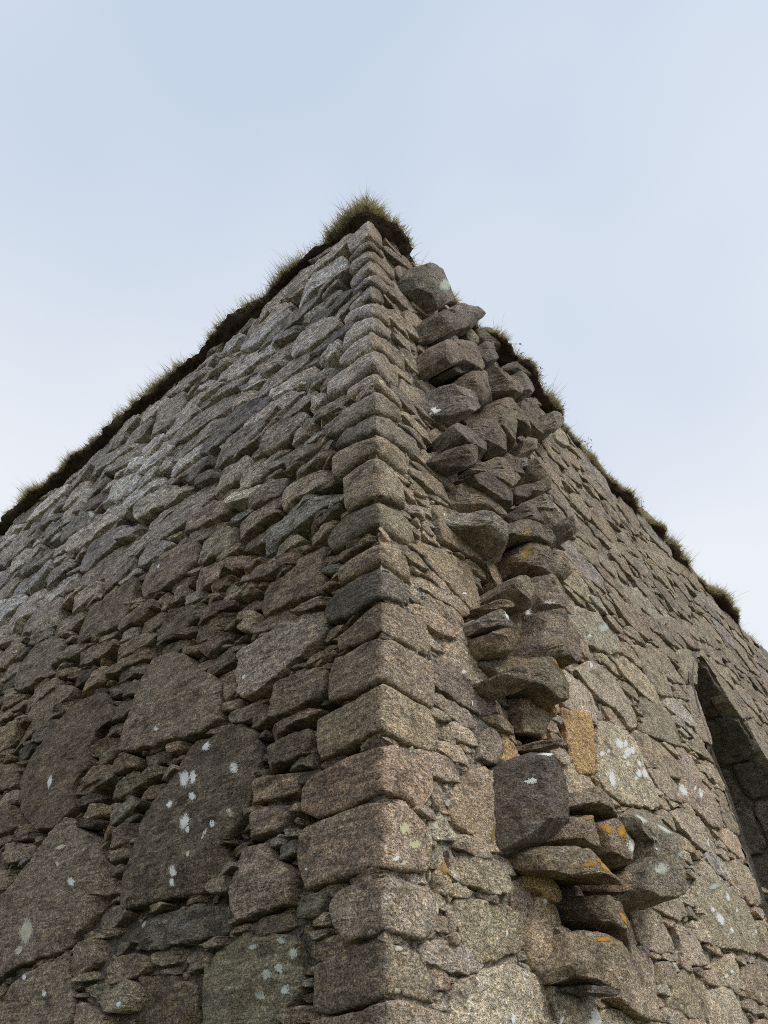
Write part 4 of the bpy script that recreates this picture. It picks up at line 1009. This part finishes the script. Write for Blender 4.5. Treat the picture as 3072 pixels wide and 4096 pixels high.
obj('grass', mesh_from('grass', VB, TB, M_GRASS, np.repeat(bc, 5, 0)), kind='stuff', label='short dry straw coloured grass along the wall tops', category='grass')

# ------------------------------------------------------------------ tubes for stems and wire
def tube(pts, rad, sides=5):
    pts = np.array(pts, float); n = len(pts); V = []; T = []
    tg = np.gradient(pts, axis=0); tg /= np.linalg.norm(tg, axis=1)[:, None] + 1e-9
    ref = np.array([.3, .5, .8]); u = np.cross(tg, ref); u /= np.linalg.norm(u, axis=1)[:, None]; v = np.cross(tg, u)
    rad = np.broadcast_to(rad, (n,))
    for k in range(sides):
        a = 2 * math.pi * k / sides; V.append(pts + (u * math.cos(a) + v * math.sin(a)) * rad[:, None])
    V = np.stack(V, 1).reshape(-1, 3)
    for i in range(n - 1):
        for k in range(sides):
            a, b = i * sides + k, i * sides + (k + 1) % sides
            T += [(a, b, b + sides), (a, b + sides, a + sides)]
    return V, np.array(T)
def joined(parts):
    V = []; T = []; o = 0
    for v, t in parts: V.append(v); T.append(t + o); o += len(v)
    return np.vstack(V), np.vstack(T)

# ------------------------------------------------------------------ lichen crusts laid on the stone faces
bvh = BVHTree.FromPolygons(np.vstack(allV).tolist(), np.vstack(allT).tolist(), all_triangles=True)
LICHEN = """
-3.351 3.514 0.053 0.027 120 w
-1.596 3.122 0.075 0.041 148 w
-1.510 3.110 0.046 0.026 125 w
-1.933 3.252 0.054 0.025 161 w
-1.477 2.990 0.034 0.020 139 w
-1.704 2.995 0.034 0.019 148 w
-1.512 2.855 0.046 0.035 124 w
-1.469 2.804 0.030 0.017 153 w
-1.244 2.788 0.023 0.012 116 w
-1.127 2.829 0.026 0.017 140 c
-1.535 2.599 0.039 0.024 140 w
-1.524 2.539 0.028 0.018 140 w
-2.661 2.717 0.049 0.021 159 w
-3.098 2.491 0.097 0.060 147 c
-3.133 2.391 0.044 0.027 -179 c
-2.904 2.862 0.033 0.015 148 c
-2.926 2.973 0.069 0.016 176 c
-2.670 2.126 0.033 0.016 160 w
-2.977 2.232 0.028 0.013 159 w
-1.821 2.383 0.034 0.018 158 g
-1.767 2.395 0.027 0.015 156 g
-1.794 2.011 0.025 0.013 162 w
-2.215 2.436 0.052 0.019 111 c
-1.415 2.665 0.022 0.012 121 c
-1.301 2.747 0.030 0.015 67 c
-4.404 5.070 0.190 0.096 159 g
-4.485 4.748 0.114 0.082 158 g
-1.435 3.280 0.039 0.026 150 w
-1.139 3.078 0.032 0.030 116 w
-1.118 3.626 0.023 0.013 120 w
-2.020 3.557 0.026 0.012 152 w
-1.714 3.983 0.079 0.018 132 c
-0.680 3.620 0.031 0.022 60 w
-1.137 3.073 0.037 0.023 141 w
-1.249 2.790 0.026 0.016 129 w
-1.117 3.631 0.020 0.012 132 w
-0.808 2.163 0.033 0.012 171 g
-0.621 2.167 0.031 0.014 170 g
-0.534 2.111 0.025 0.020 126 g
-0.685 2.045 0.041 0.017 172 g
-0.607 2.061 0.030 0.017 169 g
-0.714 1.969 0.035 0.014 173 g
-0.558 1.979 0.022 0.018 152 g
-0.461 1.950 0.037 0.009 175 c
-0.513 1.912 0.038 0.008 176 c
-0.466 2.433 0.011 0.006 162 w
-1.126 2.829 0.028 0.018 130 c
-1.250 2.794 0.021 0.012 120 w
0.070 2.412 0.031 0.009 -155 w
0.122 2.403 0.026 0.009 -156 c
0.201 2.379 0.038 0.022 -164 c
0.242 2.411 0.033 0.022 74 c
0.182 2.327 0.018 0.012 -161 c
0.088 2.082 0.030 0.011 -173 c
0.127 2.070 0.020 0.007 -173 c
0.073 1.937 0.019 0.010 -174 c
0.130 1.931 0.016 0.012 -166 c
0.321 2.412 0.039 0.016 82 c
0.330 2.265 0.037 0.013 83 c
0.411 1.903 0.034 0.028 50 w
0.865 1.892 0.024 0.018 -138 w
1.219 2.056 0.017 0.011 -149 w
1.644 1.949 0.070 0.026 -172 w
1.712 1.986 0.087 0.009 -166 w
1.613 1.915 0.102 0.013 -177 w
0.911 2.233 0.017 0.011 59 w
1.060 2.004 0.012 0.007 -164 w
1.276 2.466 0.014 0.007 -161 w
1.270 2.421 0.028 0.015 -159 w
1.295 1.906 0.025 0.011 -138 w
1.013 2.942 0.031 0.014 -155 w
1.416 3.093 0.065 0.017 -162 g
1.334 3.017 0.034 0.012 -160 g
2.583 3.416 0.080 0.062 69 w
2.633 3.317 0.068 0.051 -160 w
2.770 3.340 0.064 0.052 -160 w
2.790 3.305 0.048 0.019 -153 w
3.124 3.595 0.076 0.028 -154 w
3.259 3.631 0.068 0.034 -158 w
3.035 3.535 0.038 0.014 -153 w
4.641 4.001 0.162 0.021 -158 w
4.232 3.752 0.063 0.047 96 w
4.513 3.837 0.047 0.016 -151 w
4.643 3.812 0.079 0.027 -147 w
4.715 3.577 0.064 0.029 54 w
5.106 3.662 0.112 0.039 -162 w
4.518 3.389 0.037 0.013 -148 w
4.805 3.460 0.049 0.016 -152 w
4.414 3.329 0.056 0.028 -163 w
4.778 3.322 0.039 0.013 -150 w
4.873 3.235 0.046 0.015 -157 w
4.548 3.006 0.133 0.023 -163 w
4.481 2.913 0.062 0.028 -167 w
3.981 2.752 0.042 0.023 -153 w
4.103 2.703 0.089 0.044 -173 w
4.286 2.645 0.049 0.022 -169 w
4.632 2.841 0.043 0.015 -156 w
4.220 2.955 0.169 0.022 -166 g
4.870 2.910 0.094 0.016 -169 g
4.076 2.349 0.038 0.011 -168 w
3.942 2.309 0.031 0.010 -165 w
4.116 2.121 0.072 0.043 -140 w
4.263 2.101 0.099 0.054 -175 w
4.566 2.238 0.038 0.013 -150 w
4.991 2.724 0.044 0.014 -161 w
1.753 3.019 0.072 0.018 -155 w
1.927 2.996 0.095 0.009 -152 w
2.007 2.787 0.128 0.046 -164 w
2.081 2.765 0.077 0.022 -165 w
2.030 2.938 0.118 0.034 -162 g
2.353 2.942 0.091 0.038 -166 g
2.182 2.679 0.107 0.031 -165 g
2.065 2.775 0.052 0.012 -166 g
2.545 2.829 0.124 0.017 -164 g
2.776 2.796 0.113 0.018 -168 g
1.923 2.977 0.064 0.020 -160 g
1.971 2.835 0.061 0.015 -165 g
1.413 3.088 0.065 0.017 -162 g
1.020 2.944 0.027 0.012 -155 w
1.218 2.056 0.019 0.011 -163 w
1.661 1.950 0.063 0.019 -174 w
1.598 1.921 0.051 0.009 -176 w
1.716 1.980 0.070 0.011 -167 w
1.287 3.182 0.182 0.018 -165 w
1.153 3.120 0.052 0.015 -160 w
1.420 3.095 0.057 0.016 -161 g
1.016 2.944 0.031 0.014 -155 w
1.339 3.024 0.034 0.012 -160 g
1.551 4.326 0.102 0.029 -147 w
1.868 4.629 0.090 0.023 -144 w
0.976 3.987 0.028 0.023 53 w
0.750 3.569 0.027 0.013 -148 w
0.817 3.395 0.021 0.011 63 w
2.723 4.402 0.050 0.019 45 w
2.877 4.753 0.039 0.014 -140 w
2.479 4.600 0.164 0.084 134 w
2.324 4.694 0.063 0.038 135 w
0.503 3.204 0.043 0.026 -142 c
0.506 3.643 0.049 0.029 61 c
0.738 3.237 0.103 0.014 57 c
0.881 3.349 0.085 0.023 53 c
2.889 3.772 0.107 0.050 -158 w
3.008 3.738 0.097 0.033 -155 w
3.116 3.782 0.083 0.035 -156 w
3.019 3.811 0.066 0.027 -146 w
2.936 3.680 0.046 0.019 -149 w
2.949 3.628 0.047 0.020 -147 w
3.196 3.697 0.038 0.034 -142 w
3.108 3.592 0.065 0.026 -149 w
3.277 3.637 0.053 0.045 -150 w
2.514 3.582 0.047 0.020 -149 w
2.624 3.632 0.035 0.014 -150 w
4.595 4.617 0.099 0.052 60 w
4.657 4.522 0.079 0.043 58 w
4.423 4.641 0.161 0.015 -160 w
4.550 4.074 0.107 0.032 -153 w
4.667 4.009 0.191 0.022 -156 w
4.633 3.846 0.064 0.021 -149 w
2.728 4.397 0.047 0.018 -137 w
2.878 4.748 0.039 0.014 -140 w
3.187 5.064 0.292 0.056 -148 g
3.293 5.028 0.198 0.042 -149 g
4.254 4.987 0.235 0.030 -153 g
3.550 5.395 0.091 0.063 70 c
0.688 5.848 0.104 0.032 54 w
0.703 4.775 0.023 0.010 52 w
1.863 4.628 0.082 0.023 -144 w
1.546 4.325 0.098 0.027 -150 w
0.981 3.984 0.038 0.020 54 w
0.864 4.193 0.032 0.011 -147 w
4.233 7.433 0.118 0.095 -147 w
3.731 7.766 0.197 0.114 -135 g
1.667 7.877 0.143 0.038 57 g
1.575 7.919 0.101 0.028 63 g
0.919 7.813 0.162 0.058 65 g
0.945 7.776 0.092 0.077 164 w
3.690 7.762 0.170 0.109 60 g
4.183 7.373 0.116 0.057 -140 w
4.379 7.778 0.127 0.067 65 g
5.169 8.104 0.160 0.116 69 g
6.385 7.802 0.174 0.074 45 g
4.269 7.302 0.082 0.046 69 w
4.653 7.320 0.127 0.112 -171 g
5.838 7.191 0.147 0.059 -139 w
-2.792 7.010 0.145 0.066 130 g
-2.506 7.139 0.189 0.023 128 g
-1.445 7.382 0.128 0.025 124 g
-2.008 7.314 0.152 0.019 101 g
-1.825 7.868 0.078 0.038 97 c
-3.331 7.200 0.267 0.045 132 g
-2.765 7.193 0.247 0.044 129 g
-3.949 6.827 0.164 0.035 137 g
-2.696 6.927 0.140 0.023 130 g
-5.547 7.507 0.064 0.055 100 w
-4.365 6.835 0.051 0.026 127 w
-2.466 5.134 0.042 0.018 124 w
1.446 2.569 0.085 0.028 -168 o
1.404 2.592 0.052 0.013 -167 o
1.501 2.533 0.047 0.021 -159 o
1.547 2.864 0.065 0.018 -164 d
1.872 2.848 0.077 0.032 -157 o
1.698 2.820 0.065 0.030 -153 o
1.534 2.254 0.067 0.011 -173 o
1.653 2.246 0.050 0.008 -173 d
1.746 2.369 0.062 0.024 157 o
1.846 2.307 0.051 0.018 156 o
0.878 2.670 0.050 0.017 70 d
2.579 2.716 0.099 0.012 -156 d
1.620 3.859 0.109 0.031 -154 o
1.491 3.842 0.078 0.021 -154 d
1.071 4.012 0.059 0.017 -152 o
1.570 3.601 0.066 0.016 -153 o
1.372 2.515 0.086 0.023 -158 o
1.286 2.555 0.052 0.015 -160 d
1.380 2.389 0.045 0.024 -176 d
0.441 2.439 0.039 0.025 -157 d
0.374 2.610 0.031 0.014 -163 c
1.433 4.862 0.129 0.059 -140 d
1.533 4.828 0.087 0.036 58 d
0.448 5.188 0.042 0.027 68 d
0.060 5.652 0.030 0.023 125 y
0.297 5.073 0.052 0.032 53 y
0.203 2.494 0.046 0.019 -166 y
0.128 2.544 0.035 0.025 -152 y
"""
LV = []; LT = []; LC = []; LR = []; lo = 0
def lichen(s, z, a, b, rot, tint, sd):
    global lo
    n = 22; nr = 4; th = np.linspace(0, 2 * math.pi, n, endpoint=False)
    rr = 1.25 + .30 * n2(np.cos(th) * 1.3, np.sin(th) * 1.3, 1.2, sd, 2)
    pts = [(0, 0)]
    for k in range(1, nr + 1):
        f = k / nr
        pts += [(a * f * r_ * math.cos(t), b * f * r_ * math.sin(t)) for r_, t in zip(rr, th)]
    pts = np.array(pts); c, q_ = math.cos(rot), math.sin(rot)
    S = s + pts[:, 0] * c - pts[:, 1] * q_; Z = z + pts[:, 0] * q_ + pts[:, 1] * c
    O = fold(S, Z, np.full(len(S), .9)); out = []
    nrm = Vector((-1, 0, 0)) if s < 0 else Vector((0, -1, 0))
    ok = True
    for j, o in enumerate(O):
        h = bvh.ray_cast(Vector(o), -nrm, 1.3)
        if h[0] is None: ok = False; break
        edge = j > (nr - 1) * n
        out.append(h[0] + nrm * (.0035 if not edge else .0002))
    if not ok: return
    T = [(0, 1 + k, 1 + (k + 1) % n) for k in range(n)]
    for r_ in range(nr - 1):
        for k in range(n):
            a0 = 1 + r_ * n + k; a1 = 1 + r_ * n + (k + 1) % n
            T += [(a0, a1 + n, a1), (a0, a0 + n, a1 + n)]
    out = np.array(out)
    # drop faces that bridge a joint
    T = np.array([t for t in T if np.ptp(out[list(t)] @ np.array(nrm)) < .03])
    if len(T) == 0: return
    LV.append(out); LT.append(T + lo); LC.append(np.tile(tint, (len(out), 1))); LR.append(np.repeat(np.r_[0, np.repeat(np.arange(1, nr + 1) / nr, n)][:, None], 3, 1)); lo += len(out)
for i, ln in enumerate(LICHEN.strip().split('\n')):
    s, z, a, b, rot, tn = ln.split()
    lichen(float(s), float(z), float(a), float(b), math.radians(float(rot)), {'w': (1, 1, 1), 'g': (.62, .66, .58), 'y': (.80, .76, .50), 'c': (.78, .72, .58), 'o': (.62, .34, .07), 'd': (.46, .30, .12)}[tn], i * 3.7)
obj('lichen', mesh_from('lichen', np.vstack(LV), np.vstack(LT), M_LICHEN, np.vstack(LC), np.vstack(LR)), building, kind='stuff', label='pale lichen crusts spotted over the stones')

# ------------------------------------------------------------------ wire netting left on the wall head
def headpt(s, d, z): return fold(np.array([s]), np.array([z]), np.array([d]))[0]
parts = []
for i in range(7):
    s0 = 7.35 + i * .085
    parts.append(tube([headpt(s0 + .02 * math.sin(k * 2.1 + i), -.05 + .02 * math.sin(k + i), ZTOP + .05 + k * .055) for k in range(6)], .0032, 4))
for k in range(1, 6):
    parts.append(tube([headpt(7.35 + i * .085, -.05 + .015 * math.sin(i * 1.7 + k), ZTOP + .05 + k * .055 + .02 * math.sin(i * 2.2)) for i in range(7)], .0032, 4))
V, T = joined(parts); c = V.min(0)
obj('wire_netting', mesh_from('wire_netting', V - c, T, M_WIRE), None, tuple(c), label='scrap of rusty wire netting standing on the wall top', category='netting')

# dead stems standing in the turf
for i, (s0, hgt, nbr) in enumerate(((2.62, .30, 5), (3.02, .34, 4), (3.3, .26, 3), (3.75, .3, 3), (4.5, .2, 3), (-.32, .16, 2), (6.2, .24, 3), (10.0, .42, 2))):
    r = np.random.default_rng(50 + i); parts = []
    b0 = headpt(s0, .02, ZTOP + .12); o_ = np.array([0, -1, 0]) if s0 > 0 else np.array([-1, 0, 0])
    lean_ = r.normal(0, .3, 3) * np.array([1, .3, 0]) + o_ * .35
    main = [b0 + (np.array([0, 0, 1]) + lean_ * (k / 5)) * hgt * k / 5 for k in range(6)]
    parts.append(tube(main, np.linspace(.0045, .0018, 6), 5))
    for j in range(nbr):
        st = main[1 + j % 4]; dv = r.normal(0, .6, 3) + np.array([0, 0, .6]) + o_ * .4; dv /= np.linalg.norm(dv)
        parts.append(tube([st + dv * hgt * .1 * k + np.array([0, 0, -.004 * k * k]) for k in range(5)], np.linspace(.0032, .0012, 5), 4))
        e = st + dv * hgt * .4
        for m in range(4):
            parts.append(tube([e, e + r.normal(0, .018, 3)], np.array([.005, .001]), 4))
    V, T = joined(parts); c = V[0].copy()
    lab = ['bushy dead stem beside the jutting stones', 'tall dead stem leaning off the turf edge', 'short forked dead stem in the turf', 'thin dead stem near the long coping slab',
           'small dead sprig on the grassy wall top', 'tiny leafy sprig beside the corner turf mound', 'dead sprig on the turf above the arch', 'long thin dead stem at the bare end of the turf'][i]
    obj('dead_stem', mesh_from('dead_stem', V - c, T, M_TWIG), None, tuple(c), label=lab, category='plant', group='dead stems on the wall top')

# ------------------------------------------------------------------ the taller ruin beyond the end of the south wall
ruin = obj('ruined_wall', None, None, (13.4, .6, 0), label='dark end of a taller ruined wall beyond the lighter wall', category='wall')
V = []; T = []
xs = np.linspace(0, 4.5, 40); zs = np.linspace(0, 1, 60); S, Z = np.meshgrid(xs, zs, indexing='ij'); sf, zf = S.ravel(), Z.ravel()
top = 9.25 + .55 * sf ** .5 + .12 * n2(sf, sf * 0, 2.5, 3.9, 3)
V = np.stack([sf, .05 * n2(sf, zf * 9, 2, 6, 3), zf * top], 1); idx = np.arange(S.size).reshape(S.shape)
a, b, c, d_ = idx[:-1, :-1].ravel(), idx[1:, :-1].ravel(), idx[1:, 1:].ravel(), idx[:-1, 1:].ravel()
Tq = np.vstack([np.stack([a, b, c], 1), np.stack([a, c, d_], 1)])
V2 = V + np.array([0, .8, 0]); nV = len(V)
edge = idx[0]; et = np.vstack([np.stack([edge[:-1], edge[1:], edge[1:] + nV], 1), np.stack([edge[:-1], edge[1:] + nV, edge[:-1] + nV], 1)])
te = idx[:, -1]; tt_ = np.vstack([np.stack([te[:-1], te[1:], te[1:] + nV], 1), np.stack([te[:-1], te[1:] + nV, te[:-1] + nV], 1)])
core_r = obj('core', mesh_from('core', np.vstack([V, V2]), np.vstack([Tq, Tq + nV, et, tt_]), M_MORTAR), ruin)
zr = 8.2; i = 0
while zr < 9.4 and zr < 9.6:
    h = float(rng.uniform(.2, .34)); xr = 0.0
    while xr < 2.2:
        wd_ = float(rng.uniform(.3, .6)); seed += 1.37; r = np.random.default_rng(int(seed * 100))
        p = np.array([(xr + .01, zr + .01), (xr + wd_ - .01, zr + .01), (xr + wd_ - .01, zr + h - .01), (xr + .01, zr + h - .01)]) + r.normal(0, .012, (4, 2))
        X, T = ring_stone(p, .03, -.06, .03, .012, seed, .06, tilt=.01)
        centred('stone', np.stack([X[:, 0], -X[:, 2], X[:, 1]], 1), T, M_STONE, ruin, tint=tone('dk', 1, 3, r), mixc=(0, .1, .1), sharp=50)
        xr += wd_
    for y0 in (0.0, .4):                       # end face
        seed += 1.37; r = np.random.default_rng(int(seed * 100))
        p = np.array([(y0 + .01, zr + .01), (y0 + .39, zr + .01), (y0 + .39, zr + h - .01), (y0 + .01, zr + h - .01)]) + r.normal(0, .012, (4, 2))
        X, T = ring_stone(p, .03, -.06, .03, .012, seed, .06, tilt=.01)
        centred('stone', np.stack([-X[:, 2], X[:, 0], X[:, 1]], 1), T[:, ::-1], M_STONE, ruin, tint=tone('dk', 1, 3, r), mixc=(0, .1, .1), sharp=50)
    zr += h
